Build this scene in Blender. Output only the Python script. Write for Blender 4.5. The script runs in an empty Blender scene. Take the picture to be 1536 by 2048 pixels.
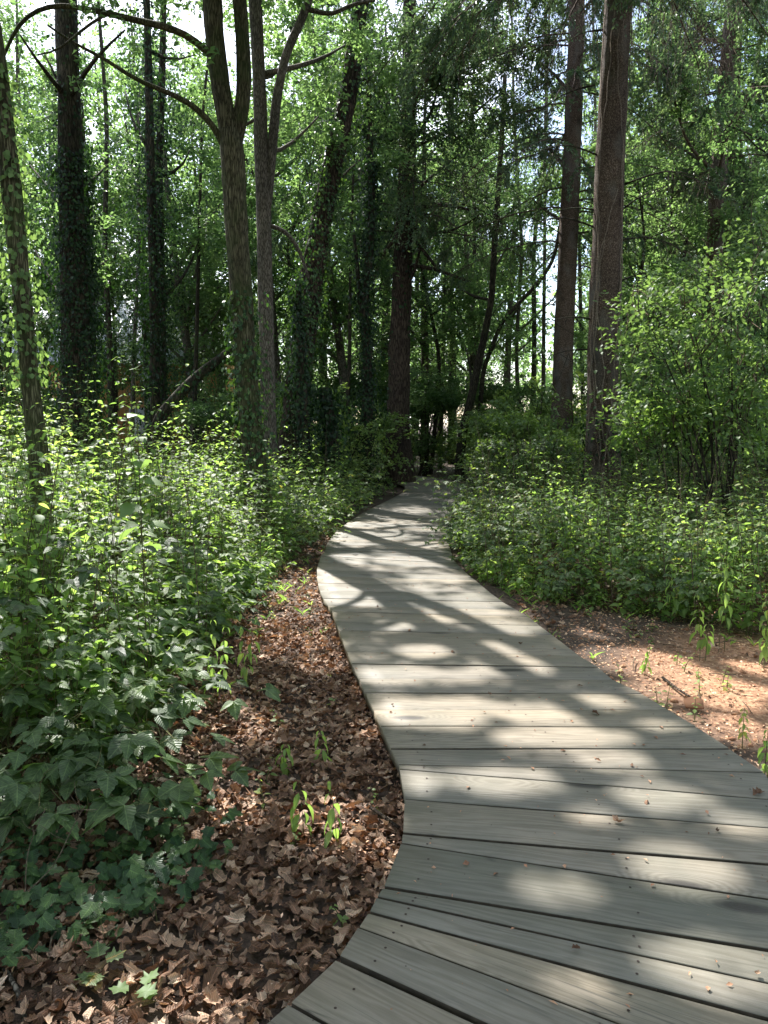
import bpy, math, random
import numpy as np
from mathutils import Vector

# ------------------------------------------------------------------ camera
F = 1500.0; CZ = 1.62; HOR = 850.0
PITCH = math.atan((1024 - HOR) / F)
sc = bpy.context.scene
cam_d = bpy.data.cameras.new("camera"); cam = bpy.data.objects.new("camera", cam_d)
sc.collection.objects.link(cam); sc.camera = cam
cam.location = (0, 0, CZ); cam.rotation_euler = (math.pi/2 - PITCH, 0, 0)
cam_d.sensor_fit = 'VERTICAL'; cam_d.sensor_height = 36; cam_d.lens = 36 * F / 2048
cam_d.clip_end = 2000; cam_d.clip_start = 0.02
sc.render.resolution_x = 768; sc.render.resolution_y = 1024
# ------------------------------------------------------------------ sky, sun, exposure
SUN_EL = math.radians(48.5); SUN_AZ = math.radians(-26)          # azimuth clockwise from +Y
w = bpy.data.worlds.new("World"); sc.world = w; w.use_nodes = True
nt = w.node_tree; nt.nodes.clear()
out = nt.nodes.new('ShaderNodeOutputWorld'); bg = nt.nodes.new('ShaderNodeBackground')
sky = nt.nodes.new('ShaderNodeTexSky'); sky.sky_type = 'NISHITA'; sky.sun_disc = False
sky.sun_elevation = SUN_EL; sky.sun_rotation = SUN_AZ; sky.dust_density = 1.5
tc = nt.nodes.new('ShaderNodeTexCoord'); no = nt.nodes.new('ShaderNodeTexNoise')
no.inputs['Scale'].default_value = 3.2; no.inputs['Detail'].default_value = 7; no.inputs['Roughness'].default_value = .62
nt.links.new(tc.outputs['Generated'], no.inputs['Vector'])
cr = nt.nodes.new('ShaderNodeValToRGB'); cr.color_ramp.elements[0].position = .50; cr.color_ramp.elements[1].position = .68
nt.links.new(no.outputs['Fac'], cr.inputs['Fac'])
mx = nt.nodes.new('ShaderNodeMix'); mx.data_type = 'RGBA'
nt.links.new(cr.outputs['Color'], mx.inputs[0]); nt.links.new(sky.outputs['Color'], mx.inputs[6])
mx.inputs[7].default_value = (15, 15.5, 16.8, 1)
nt.links.new(mx.outputs[2], bg.inputs['Color']); bg.inputs['Strength'].default_value = 0.12
nt.links.new(bg.outputs[0], out.inputs['Surface'])
sun_d = bpy.data.lights.new("sun", 'SUN'); sun_d.energy = 5.0; sun_d.angle = math.radians(0.53); sun_d.color = (1, .965, .92)
sun = bpy.data.objects.new("sun", sun_d); sc.collection.objects.link(sun); sun.location = (0, 0, 40)
SD = np.array([math.sin(SUN_AZ)*math.cos(SUN_EL), math.cos(SUN_AZ)*math.cos(SUN_EL), math.sin(SUN_EL)])  # towards the sun
sun.rotation_euler = Vector(SD).to_track_quat('Z', 'Y').to_euler()
sc.view_settings.view_transform = 'Standard'; sc.view_settings.look = 'None'
sc.view_settings.exposure = 1.5; sc.view_settings.gamma = 1
cy = sc.cycles
cy.max_bounces = 7; cy.diffuse_bounces = 4; cy.glossy_bounces = 2; cy.transmission_bounces = 4; cy.transparent_max_bounces = 4
cy.caustics_reflective = False; cy.caustics_refractive = False

# ------------------------------------------------------------------ helpers
cp, sp = math.cos(PITCH), math.sin(PITCH)
def ray(px, py):
    u = (1024 - py) / F
    return np.array([(px - 768) / F, cp + u*sp, -sp + u*cp])
def onz(px, py, z=0.0):
    d = ray(px, py); return np.array([0, 0, CZ]) + d * ((z - CZ) / d[2])
def atY(px, py, Y):
    d = ray(px, py); return np.array([0, 0, CZ]) + d * (Y / d[1])
def nrm(a):
    return a / np.maximum(np.linalg.norm(a, axis=-1, keepdims=True), 1e-9)

_G = np.random.default_rng(99).random((256, 256))
def vnoise(x, y):
    x = np.asarray(x, float) + 1000; y = np.asarray(y, float) + 1000
    xi = np.floor(x).astype(int); yi = np.floor(y).astype(int); fx = x - xi; fy = y - yi
    fx = fx*fx*(3-2*fx); fy = fy*fy*(3-2*fy)
    g = lambda a, b: _G[a & 255, b & 255]
    return (g(xi, yi)*(1-fx) + g(xi+1, yi)*fx)*(1-fy) + (g(xi, yi+1)*(1-fx) + g(xi+1, yi+1)*fx)*fy
def fbm(x, y):
    return (vnoise(x, y) + .5*vnoise(x*2.1+7, y*2.1) + .25*vnoise(x*4.3, y*4.3+3)) / 1.75

# where the canopy stands open to the sun: the patches of sun on the boards and the ground (read off the photograph)
SPOTS = [(685,1122,44,15),(715,1162,72,7),(760,1192,105,20),(845,1122,90,9),(880,1157,55,7),(965,1202,72,13),
 (862,1243,34,16),(795,1250,36,9),(985,1225,60,7),(1005,1253,75,12),(990,1297,66,13),(840,1303,60,12),(1020,1338,90,19),
 (800,1352,95,20),(935,1352,45,18),(1085,1377,36,8),(880,1425,105,28),(1070,1425,95,22),(1205,1402,55,14),(1120,1475,120,20),
 (1240,1522,95,18),(1010,1560,130,24),(835,1562,40,22),(1330,1590,85,26),(1480,1650,70,26),(1385,1740,115,42),(1110,1775,70,22),
 (1440,1935,120,50),(1160,1975,90,36),(1330,1450,50,9),(1180,1630,55,16),
 (840,1010,70,5),(820,1035,60,6),(850,1060,60,6),(760,1075,60,6),(870,1090,50,6),(900,985,30,4),(870,970,40,3),(700,1090,40,5),(740,1045,60,4),
 (605,1195,75,60),(560,1160,50,30),(640,1290,50,20),(655,1590,95,50),(740,1650,60,25),(300,1970,160,80),(420,1930,60,40),(720,1420,20,12),
 (120,1960,60,22),(180,1790,40,30),(60,1800,50,20),(320,1700,25,20),(420,1770,30,14),
 (1250,1285,90,30),(1380,1335,130,34),(1450,1410,90,30),(1280,1340,70,18),(1190,1230,40,12),(1480,1300,40,14),(1300,1380,50,12),(1480,1480,40,16),
 (110,1490,60,20),(240,1480,30,16),(60,1340,50,18),(230,1330,70,22)]
SPW = []
for (x, y, rx, ry) in SPOTS:
    c = onz(x, y, .12); a = onz(x+rx, y, .12); b = onz(x, y-ry, .12); b2 = onz(x, y+ry, .12)
    SPW.append((c[0], (b[1]+b2[1])/2, abs(a[0]-c[0]), abs(b[1]-b2[1])/2))
# broad openings in world coordinates: x, y, rx, ry, share that is open
OPEN = [(-2.5,5.5,1.9,3.0,1.0),(-3.6,9.5,2.8,3.0,.8),(-.8,3.05,.33,.42,1.0),(-1.8,4.3,.8,1.0,.55),(5.9,7.2,1.7,1.6,.95),(3.9,6.9,1.3,1.5,.4),(5.6,4.6,2.2,1.2,.15),(2.0,8.6,1.0,1.2,.6),(2.6,12,2.5,2.4,.3),
        (-1.2,12,1.3,2.4,.3),(-4.2,3.2,1.2,1.0,.35),(5.5,12,3,3,.4),(-6.5,8,2,5,.65)]
def spot(p):
    t = (p[:, 2] - .12) / SD[2]; gx = p[:, 0] - SD[0]*t; gy = p[:, 1] - SD[1]*t; r = np.zeros(len(p), bool)
    for (cx, cyy, rx, ry) in SPW: r |= (((gx-cx)/rx)**2 + ((gy-cyy)/ry)**2) < .8
    return r
def lit(p):
    """True where the ray to the sun through p must stay open"""
    t = (p[:, 2] - .12) / SD[2]
    gx = p[:, 0] - SD[0]*t; gy = p[:, 1] - SD[1]*t
    r = np.zeros(len(p), bool)
    wob = 1 + .6*(vnoise(gx*4, gy*4) - .5)
    for (cx, cyy, rx, ry) in SPW:
        r |= (((gx-cx)/rx)**2 + ((gy-cyy)/ry)**2) < wob**2*1.1
    n = .7*vnoise(gx*2.6+40, gy*2.6)+.3*vnoise(gx*6+4, gy*6); n2 = vnoise(gx*1.3+90, gy*1.3)
    for (cx, cyy, rx, ry, s) in OPEN:
        ins = (((gx-cx)/rx)**2 + ((gy-cyy)/ry)**2) < (1+.35*(n2-.5)*2)**2
        r |= ins & (n < .22 + .6*s)
    far = (gy > 9.5) | (gx > 3.2) | (gx < -4)
    r |= far & (fbm(gx*1.7, gy*1.7+33) < .52)
    return r

def mesh_tris(name, V, T, mats, vattr=None, smooth=False, midx=None, uv=None):
    me = bpy.data.meshes.new(name)
    V = np.ascontiguousarray(V, np.float32); T = np.ascontiguousarray(T, np.int32); k = T.shape[1]
    me.vertices.add(len(V)); me.vertices.foreach_set('co', V.ravel())
    me.loops.add(T.size); me.loops.foreach_set('vertex_index', T.ravel())
    me.polygons.add(len(T)); me.polygons.foreach_set('loop_start', np.arange(0, T.size, k, dtype=np.int32))
    if smooth: me.polygons.foreach_set('use_smooth', np.ones(len(T), bool))
    if midx is not None: me.polygons.foreach_set('material_index', np.ascontiguousarray(midx, np.int32))
    if uv is not None:
        l = me.uv_layers.new(name='UVMap'); l.data.foreach_set('uv', np.ascontiguousarray(uv[T.ravel()], np.float32).ravel())
    me.update(calc_edges=True)
    if vattr is not None:
        a = me.attributes.new('v', 'FLOAT', 'POINT'); a.data.foreach_set('value', np.ascontiguousarray(vattr, np.float32))
    for m in (mats if isinstance(mats, (list, tuple)) else [mats]): me.materials.append(m)
    return me
def link(name, data, parent=None, loc=(0, 0, 0)):
    o = bpy.data.objects.new(name, data); sc.collection.objects.link(o)
    if parent is not None: o.parent = parent
    else: o.location = loc
    return o
def tag(o, label=None, cat=None, group=None, kind=None):
    for k, v in (('label', label), ('category', cat), ('group', group), ('kind', kind)):
        if v: o[k] = v
    return o
def empty(name, loc, label, cat, group=None):
    return tag(link(name, None, loc=tuple(loc)), label, cat, group)
def copy_tree(o, parent=None):
    c = o.copy(); sc.collection.objects.link(c)
    if parent is not None: c.parent = parent
    for ch in o.children: copy_tree(ch, c)
    return c

# leaf outlines: x runs base to tip (0..1)
def leaf_tpl(ws, fold=.12, droop=.0, serr=0.0):
    n = len(ws) + 1
    V = []; T = []
    for i in range(n + 1):
        s = i/n; V.append((s, 0, -droop*s*s))
    L = []; Rr = []
    for i, wd in enumerate(ws):
        s = (i+1)/n - (0.04 if serr and i % 2 else 0); wd2 = wd*(1 - serr*(i % 2))
        L.append(len(V)); V.append((s, wd2, wd*fold*2 - droop*s*s)); Rr.append(len(V)); V.append((s, -wd2, wd*fold*2 - droop*s*s))
    for side, flip in ((L, False), (Rr, True)):
        tri = [(0, 1, side[0])]
        for i in range(len(side)-1):
            tri += [(i+1, i+2, side[i+1]), (i+1, side[i+1], side[i])]
        tri += [(n-1, n, side[-1])]
        for t in tri: T.append(t if flip else t[::-1])
    return np.array(V, float), np.array(T, int)
L2 = leaf_tpl([.30], .25)
L4 = leaf_tpl([.30, .24], .10, .18)
LN = leaf_tpl([.24, .32, .28, .16], .09, .25)
LB = leaf_tpl([.20, .36, .36, .40, .34, .30, .24, .18, .10], .07, .2, .13)
LONG = leaf_tpl([.13, .17, .14, .07], .3, .45)
def fan_tpl(pts, cx=.4, z=.05, curl=.0, jit=0, seed=0):
    r = np.random.default_rng(seed)
    V = [(cx, 0, z)]; n = len(pts)
    for x, y in pts: V.append((x, y, curl*(y*y) + curl*.5*(x-.5)**2 + r.normal()*jit))
    T = [(0, 1+i, 1+(i+1) % n) for i in range(n)]
    return np.array(V, float), np.array(T, int)
IVY = fan_tpl([(0,0),(-.12,-.32),(.22,-.36),(.32,-.52),(.5,-.28),(.72,-.3),(1,0),(.72,.3),(.5,.28),(.32,.52),(.22,.36),(-.12,.32)], .35, -.05, .1, .03, 3)
MAPLE = fan_tpl([(0,0),(.0,-.3),(.12,-.28),(.16,-.52),(.34,-.34),(.5,-.6),(.56,-.3),(.78,-.34),(.8,-.14),(1.02,0),(.8,.16),(.76,.36),(.57,.28),(.5,.58),(.33,.34),(.14,.5),(.12,.26),(0,.3)], .42, .0, .3, .05, 5)
def deadleaf(seed):
    r = np.random.default_rng(seed); n = 14; lob = r.choice([2, 2.5, 1]); asp = r.uniform(.6, .95); P0 = []
    for i in range(n):
        a = math.pi + 2*math.pi*i/n; rr = .34 + .12*abs(math.cos(lob*a)) + r.uniform(-.07, .07) + (.05 if i % 2 else -.05)
        P0.append((.5+rr*math.cos(a)*1.15, rr*math.sin(a)*asp))
    P0 = np.array(P0); c = np.array([.5, 0]); rings = [c+(P0-c)*f+r.normal(0, .012, P0.shape) for f in (.36, .7, 1)]
    W = np.vstack([[c]]+rings); z = np.zeros(len(W)); x_ = W[:, 0]-.5; y_ = W[:, 1]
    c1 = r.uniform(.6, 3.0)*r.choice([-1, 1]); c2 = r.uniform(-1.2, 1.2); tw = r.uniform(-1.3, 1.3); ph = r.uniform(0, 6.28)
    z = c1*y_**2 + c2*x_**2 + tw*x_*y_ + .05*np.sin(9*x_+ph)+.05*np.sin(11*y_+2*ph)
    cup = r.uniform(0, 1); y_ = y_*(1-.45*cup*np.abs(y_)*2)
    W = np.stack([W[:, 0], y_, z + r.normal(0, .012, len(W))], 1); F_ = []
    for i in range(n):
        j = (i+1) % n; F_ += [(0, 1+i, 1+j)]
        for q in (0, 1): o = 1+q*n; F_ += [(o+i, o+n+i, o+n+j), (o+i, o+n+j, o+j)]
    return W, np.array(F_)
DEAD = [deadleaf(i) for i in range(12)]

class LeafBag:
    """leaves gathered as arrays, built as one mesh"""
    def __init__(s): s.V = []; s.T = []; s.A = []; s.M = []; s.X = []; s.n = 0
    def add(s, tpl, pos, d, nr, size, v=None, width=None, m=0):
        k = len(pos)
        if k == 0: return
        X = nrm(d); Z = nr - X*np.sum(nr*X, 1, keepdims=True); Z = nrm(Z); Y = np.cross(Z, X)
        V0, T0 = tpl; size = np.broadcast_to(np.asarray(size, float), (k,))
        wd = np.ones(k) if width is None else np.broadcast_to(np.asarray(width, float), (k,))
        P = pos[:, None, :] + size[:, None, None]*(V0[None, :, 0:1]*X[:, None] + V0[None, :, 1:2]*Y[:, None]*wd[:, None, None] + V0[None, :, 2:3]*Z[:, None])
        s.V.append(P.reshape(-1, 3)); T = T0[None] + (np.arange(k)*len(V0))[:, None, None] + s.n
        s.T.append(T.reshape(-1, 3)); s.n += k*len(V0)
        if v is None: v = np.random.default_rng(k).random(k)
        s.A.append(np.clip((np.asarray(v)[:, None]+(np.where(np.abs(V0[:, 1]) < 1e-6, .16, -.06) if 7 < len(V0) < 24 else np.zeros(len(V0)))[None]).ravel(), 0, 1)); s.M.append(np.full(k*len(T0), m)); s.X.append(np.tile(V0[:, :2], (k, 1)) if len(V0) > 5 else np.full((k*len(V0), 2), -9.))
    def raw(s, V, T, v=.5, m=0):
        s.V.append(V); s.T.append(T + s.n); s.n += len(V); s.A.append(np.full(len(V), v)); s.M.append(np.full(len(T), m)); s.X.append(np.full((len(V), 2), -9.))
    def mesh(s, name, mats, smooth=False):
        if not s.V:
            s.raw(np.zeros((3, 3)), np.array([[0, 1, 2]]))
        me = mesh_tris(name, np.vstack(s.V), np.vstack(s.T), mats, np.concatenate(s.A), smooth, np.concatenate(s.M))
        xy = np.vstack(s.X)
        if xy.max() > -8:
            a = me.attributes.new('leaf', 'FLOAT_VECTOR', 'POINT'); a.data.foreach_set('vector', np.ascontiguousarray(np.hstack([xy, np.zeros((len(xy), 1))]), np.float32).ravel())
        return me

def tube(path, radii, sides=10, rough=0.0, seed=0, cap=True, step=None):
    path = np.array(path, float); radii = np.array(radii, float)
    if step:
        d = np.concatenate([[0], np.cumsum(np.linalg.norm(np.diff(path, axis=0), axis=1))])
        n = max(len(path), int(d[-1]/step)+1); t = np.linspace(0, d[-1], n)
        # smooth the traced polyline a little
        path = np.stack([np.interp(t, d, path[:, i]) for i in range(3)], 1); radii = np.interp(t, d, radii)
        for _ in range(2):
            q = path.copy(); q[1:-1] = (path[:-2]+2*path[1:-1]+path[2:])/4; path = q
    n = len(path); tan = np.gradient(path, axis=0); tan = nrm(tan)
    ref = np.array([1., 0, 0]) if abs(tan[0][0]) < .8 else np.array([0, 1., 0])
    U = []; u = ref
    for i in range(n):
        u = u - tan[i]*np.dot(u, tan[i]); u = u/np.linalg.norm(u); U.append(u)
    U = np.array(U); W = np.cross(tan, U)
    a = np.linspace(0, 2*math.pi, sides, endpoint=False)
    rr = radii[:, None]*np.ones(sides)[None]
    if rough:
        i = np.arange(n)[:, None]
        rr = rr*(1 + rough*(fbm(np.cos(a)[None]*2.2+seed*3.1+50, i*.30+np.sin(a)[None]*2.2+seed)-.5)*2 + rough*.5*(_G[(i*7+seed*13) & 255, (np.arange(sides)[None]*3) & 255]-.5))
    P = path[:, None] + rr[..., None]*(np.cos(a)[None, :, None]*U[:, None] + np.sin(a)[None, :, None]*W[:, None])
    V = P.reshape(-1, 3); T = []
    I = np.arange(n-1)[:, None]*sides; J = np.arange(sides)[None]; J2 = (J+1) % sides
    A = (I+J).ravel(); B = (I+J2).ravel(); C = A+sides; D = B+sides
    T = np.vstack([np.stack([A, B, D], 1), np.stack([A, D, C], 1)])
    if cap:
        V = np.vstack([V, path[-1:], path[:1]]); e = (n-1)*sides
        T = np.vstack([T, np.stack([e+J[0], e+J2[0], np.full(sides, len(V)-2)], 1), np.stack([J2[0], J[0], np.full(sides, len(V)-1)], 1)])
    return V, T

# ------------------------------------------------------------------ materials
def mat(name):
    m = bpy.data.materials.new(name); m.use_nodes = True; t = m.node_tree; t.nodes.clear()
    o = t.nodes.new('ShaderNodeOutputMaterial'); return m, t, o
def N(t, ty, **kw):
    n = t.nodes.new('ShaderNode'+ty)
    for k, v in kw.items():
        if k in ('Scale', 'Detail', 'Roughness', 'Distortion', 'Strength', 'Distance', 'Randomness'): n.inputs[k].default_value = v
        else: setattr(n, k, v)
    return n
def ramp(t, src, stops):
    r = t.nodes.new('ShaderNodeValToRGB'); e = r.color_ramp.elements
    while len(e) < len(stops): e.new(.5)
    for i, (p, c) in enumerate(stops): e[i].position = p; e[i].color = (*c, 1) if len(c) == 3 else c
    t.links.new(src, r.inputs['Fac']); return r.outputs['Color']
def mixc(t, f, a, b, mode='MIX'):
    m = t.nodes.new('ShaderNodeMix'); m.data_type = 'RGBA'; m.blend_type = mode
    for i, s in ((0, f), (6, a), (7, b)):
        if hasattr(s, 'links') or hasattr(s, 'is_linked'): t.links.new(s, m.inputs[i])
        else: m.inputs[i].default_value = s if not isinstance(s, tuple) else (*s, 1)
    return m.outputs[2]

def leaf_mat(name, cols, trans=.45, tcol=(1.5, 1.55, .75), rough=.42, spec=.45, vein=False, old=None):
    m, t, o = mat(name); L = t.links
    a = N(t, 'Attribute', attribute_name='v')
    c = ramp(t, a.outputs['Fac'], [(i/(len(cols)-1)*(.93 if old else 1), k) for i, k in enumerate(cols)] + ([(1.0, old)] if old else []))
    if vein:
        g = N(t, 'NewGeometry'); nz = N(t, 'TexNoise', Scale=35, Detail=3); L.new(g.outputs['Position'], nz.inputs['Vector'])
        c = mixc(t, 1.0, c, ramp(t, nz.outputs['Fac'], [(.3, (.62, .62, .6)), (.7, (1.3, 1.28, 1.2))]), 'MULTIPLY')
    nrm_out = None
    if vein:
        la = N(t, 'Attribute', attribute_name='leaf'); sx_ = N(t, 'SeparateXYZ'); L.new(la.outputs['Vector'], sx_.inputs[0])
        def mm(op, *ar):
            q = N(t, 'Math', operation=op)
            for i, s_ in enumerate(ar):
                if isinstance(s_, (int, float)): q.inputs[i].default_value = s_
                else: L.new(s_, q.inputs[i])
            return q.outputs[0]
        ay = mm('ABSOLUTE', sx_.outputs['Y']); mid_ = mm('LESS_THAN', ay, .018)
        fr = mm('ABSOLUTE', mm('SUBTRACT', mm('FRACT', mm('MULTIPLY', mm('SUBTRACT', sx_.outputs['X'], mm('MULTIPLY', ay, .85)), 7.5)), .5))
        sd_ = mm('LESS_THAN', fr, .07); vv = mm('MAXIMUM', mid_, mm('MULTIPLY', sd_, .6))
        c = mixc(t, vv, c, mixc(t, 1.0, c, (1.9, 1.75, 1.7), 'MULTIPLY'))
        b_ = N(t, 'Bump', Strength=.7, Distance=.004); L.new(fr, b_.inputs['Height']); nrm_out = b_.outputs[0]
    p = N(t, 'BsdfPrincipled'); L.new(c, p.inputs['Base Color']); p.inputs['Roughness'].default_value = rough
    if nrm_out: L.new(nrm_out, p.inputs['Normal'])
    p.inputs['Specular IOR Level'].default_value = spec
    tr = N(t, 'BsdfTranslucent'); L.new(mixc(t, 1.0, c, tcol, 'MULTIPLY'), tr.inputs['Color'])
    s = N(t, 'MixShader'); s.inputs[0].default_value = trans
    L.new(p.outputs[0], s.inputs[1]); L.new(tr.outputs[0], s.inputs[2]); L.new(s.outputs[0], o.inputs['Surface'])
    return m
G = dict(
 canopy=leaf_mat('broad_leaf_green', [(.046,.09,.042),(.084,.148,.066),(.132,.208,.092),(.19,.272,.13)], .58, (1.85,1.9,1.15)),
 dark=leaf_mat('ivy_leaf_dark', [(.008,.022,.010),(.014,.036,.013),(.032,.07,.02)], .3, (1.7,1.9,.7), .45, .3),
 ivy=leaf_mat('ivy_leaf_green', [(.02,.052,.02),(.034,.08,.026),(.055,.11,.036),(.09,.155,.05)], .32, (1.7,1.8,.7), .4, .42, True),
 herb=leaf_mat('undergrowth_leaf', [(.06,.108,.042),(.115,.19,.066),(.18,.27,.095),(.25,.35,.14)], .6, (2.25,2.3,1.1), .5, .36, False, (.34,.28,.08)),
 herbd=leaf_mat('bramble_leaf', [(.04,.070,.034),(.068,.113,.050),(.108,.168,.070),(.16,.225,.098)], .46, (1.85,1.95,.75), .46, .42, True, (.30,.22,.08)),
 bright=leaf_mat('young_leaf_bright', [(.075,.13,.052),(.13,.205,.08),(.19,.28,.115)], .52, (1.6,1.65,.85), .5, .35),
 needle=leaf_mat('fir_needle', [(.05,.09,.056),(.08,.135,.078),(.125,.185,.105),(.17,.215,.115)], .38, (1.5,1.6,.9), .5, .35),
 dead=leaf_mat('dead_leaf', [(.07,.038,.024),(.15,.082,.05),(.255,.155,.102),(.39,.265,.185),(.56,.43,.33)], .15, (1.3,.95,.6), .6, .3, True),
 seed=leaf_mat('flower_spike', [(.14,.16,.05),(.22,.22,.09)], .3, (1.3,1.2,.7), .6, .3),
)
def bark(name, c1, c2, c3, sxy=7, sz=1.2, moss=0.0, bumpd=.02, plates=False):
    m, t, o = mat(name); L = t.links
    g = N(t, 'TexCoord'); mp = N(t, 'Mapping'); mp.inputs['Scale'].default_value = (sxy, sxy, sz)
    L.new(g.outputs['Object'], mp.inputs['Vector'])
    nz = N(t, 'TexNoise', Scale=1.6, Detail=8, Roughness=.68, Distortion=.6); L.new(mp.outputs[0], nz.inputs['Vector'])
    vo = N(t, 'TexVoronoi', feature='DISTANCE_TO_EDGE', Scale=2.4 if not plates else 3.6)
    mv = N(t, 'VectorMath', operation='MULTIPLY_ADD'); L.new(nz.outputs['Color'], mv.inputs[0]); mv.inputs[1].default_value = (.9, .9, .9); L.new(mp.outputs[0], mv.inputs[2])
    L.new(mv.outputs[0], vo.inputs['Vector'])
    cv = ramp(t, vo.outputs['Distance'], [(0, (0, 0, 0)), (.22, (1, 1, 1))])
    h = mixc(t, .5, cv, nz.outputs['Color'], 'MIX')
    nb = N(t, 'TexNoise', Scale=1.1, Detail=4); L.new(g.outputs['Object'], nb.inputs['Vector'])
    c = ramp(t, h, [(.2, c1), (.5, c2), (.78, c3)])
    c = mixc(t, 1.0, c, ramp(t, nb.outputs['Fac'], [(.3, (.65, .65, .66)), (.7, (1.25, 1.22, 1.18))]), 'MULTIPLY')
    if plates:      # branch scars and darker whorls
        m2 = N(t, 'Mapping'); m2.inputs['Scale'].default_value = (2.6, 2.6, 1.5); L.new(g.outputs['Object'], m2.inputs['Vector']); v2 = N(t, 'TexVoronoi', Scale=1.3); L.new(m2.outputs[0], v2.inputs['Vector'])
        c = mixc(t, ramp(t, v2.outputs['Distance'], [(.10, (.85, .85, .85)), (.22, (0, 0, 0))]), c, (.03, .02, .016))
        n4 = N(t, 'TexNoise', Scale=1.4, Detail=3); L.new(m2.outputs[0], n4.inputs['Vector']); c = mixc(t, ramp(t, n4.outputs['Fac'], [(.5, (0, 0, 0)), (.7, (.6, .6, .6))]), c, (.17, .16, .14))
    if moss:
        n3 = N(t, 'TexNoise', Scale=2.3, Detail=6); L.new(g.outputs['Object'], n3.inputs['Vector'])
        mk = ramp(t, n3.outputs['Fac'], [(.62-moss*.3, (0, 0, 0)), (.78-moss*.3, (moss, moss, moss))])
        c = mixc(t, mk, c, (.055, .085, .022))
    b = N(t, 'Bump', Strength=1.0, Distance=bumpd); L.new(h, b.inputs['Height'])
    p = N(t, 'BsdfPrincipled'); L.new(c, p.inputs['Base Color']); L.new(b.outputs[0], p.inputs['Normal']); p.inputs['Roughness'].default_value = .9
    p.inputs['Specular IOR Level'].default_value = .2
    L.new(p.outputs[0], o.inputs['Surface']); return m
B = dict(
 green=bark('bark_olive_fissured', (.025,.022,.013), (.09,.08,.048), (.175,.16,.10), 22, 2.2, .55, .02),
 brown=bark('bark_red_brown', (.02,.014,.010), (.062,.044,.032), (.12,.09,.068), 14, 1.8, .15, .035),
 spruce=bark('bark_spruce_scaly', (.03,.019,.014), (.105,.072,.052), (.20,.15,.115), 12, 8, .15, .012, True),
 grey=bark('bark_grey', (.035,.029,.023), (.105,.09,.072), (.20,.175,.145), 16, 3.5, .2, .012),
 dark=bark('bark_dark', (.012,.010,.007), (.04,.034,.024), (.085,.07,.05), 12, 2, .3, .015),
 twig=bark('bark_twig', (.05,.036,.025), (.12,.09,.06), (.2,.16,.11), 30, 10, 0, .002),
 vine=bark('vine_bark', (.08,.06,.045), (.19,.15,.115), (.30,.25,.2), 30, 10, 0, .002),
 stem=bark('herb_stem', (.06,.05,.025), (.1,.1,.04), (.13,.15,.05), 40, 10, 0, .001),
)

# ------------------------------------------------------------------ ground
def ground_h(x, y):
    h = .10*(fbm(x*.35+5, y*.35)-.5) + .05*(fbm(x*1.7, y*1.7)-.5)
    near = np.exp(-((x-.5)/2.2)**2)*(y < 30)
    h = h*(1-.7*near)
    h = h + .35*np.clip((np.abs(x-1)-2.2)/5, 0, 1)*np.clip((y-4)/8, 0, 1)*(x > 0)      # the right side rises a little
    return h
def gz(x, y): return float(ground_h(np.array([x]), np.array([y]))[0])
def axis(lo, hi, flo, fhi, fine):
    a = [flo]; s = fine
    while a[-1] > lo: s *= 1.18; a.append(a[-1]-s)
    b = list(np.arange(flo, fhi, fine)); s = fine; c = [b[-1]]
    while c[-1] < hi: s *= 1.18; c.append(c[-1]+s)
    return np.array(a[::-1][:-1] + b + c[1:])
xs = axis(-400, 400, -4, 6, .05); ys = axis(-200, 700, -1, 14, .06)
X, Y = np.meshgrid(xs, ys); Z = ground_h(X, Y) + .018*(fbm(X*9, Y*9)-.5)
nx, ny = len(xs), len(ys); I = np.arange(nx*ny).reshape(ny, nx)
Q = np.stack([I[:-1, :-1], I[:-1, 1:], I[1:, 1:], I[1:, :-1]], -1).reshape(-1, 4)
m, t, o = mat('forest_floor'); L = t.links
g = N(t, 'TexCoord'); n1 = N(t, 'TexNoise', Scale=26, Detail=9, Roughness=.7); n2 = N(t, 'TexNoise', Scale=1.3, Detail=4); v1 = N(t, 'TexVoronoi', Scale=38)
for n_ in (n1, n2, v1): L.new(g.outputs['Object'], n_.inputs['Vector'])
base = ramp(t, n1.outputs['Fac'], [(.3, (.018, .012, .008)), (.5, (.07, .045, .03)), (.66, (.15, .1, .068)), (.8, (.23, .165, .115))])
red = ramp(t, n1.outputs['Fac'], [(.3, (.15, .07, .036)), (.5, (.36, .19, .105)), (.66, (.56, .34, .20)), (.8, (.72, .50, .33))])
sx = N(t, 'SeparateXYZ'); L.new(g.outputs['Object'], sx.inputs[0])
def mth(op, a, b=None, c=None):
    q = N(t, 'Math', operation=op)
    for i, s in enumerate((a, b, c)):
        if s is None: continue
        if isinstance(s, (int, float)): q.inputs[i].default_value = s
        else: L.new(s, q.inputs[i])
    return q.outputs[0]
dx = mth('DIVIDE', mth('SUBTRACT', sx.outputs['X'], 2.75), 1.2); dy = mth('DIVIDE', mth('SUBTRACT', sx.outputs['Y'], 4.5), 1.45)
dd = mth('ADD', mth('POWER', mth('ABSOLUTE', dx), 2.0), mth('POWER', mth('ABSOLUTE', dy), 2.0))
dd = mth('ADD', dd, mth('MULTIPLY', n2.outputs['Fac'], 1.0))
mk = ramp(t, dd, [(.9, (1, 1, 1)), (1.5, (0, 0, 0))]) if False else ramp(t, mth('MULTIPLY', dd, .5), [(.45, (1, 1, 1)), (.85, (0, 0, 0))])
c = mixc(t, mk, base, red)
b = N(t, 'Bump', Strength=1, Distance=.02); L.new(n1.outputs['Fac'], b.inputs['Height'])
p = N(t, 'BsdfPrincipled'); L.new(c, p.inputs['Base Color']); L.new(b.outputs[0], p.inputs['Normal']); p.inputs['Roughness'].default_value = .95
L.new(p.outputs[0], o.inputs['Surface'])
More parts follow.
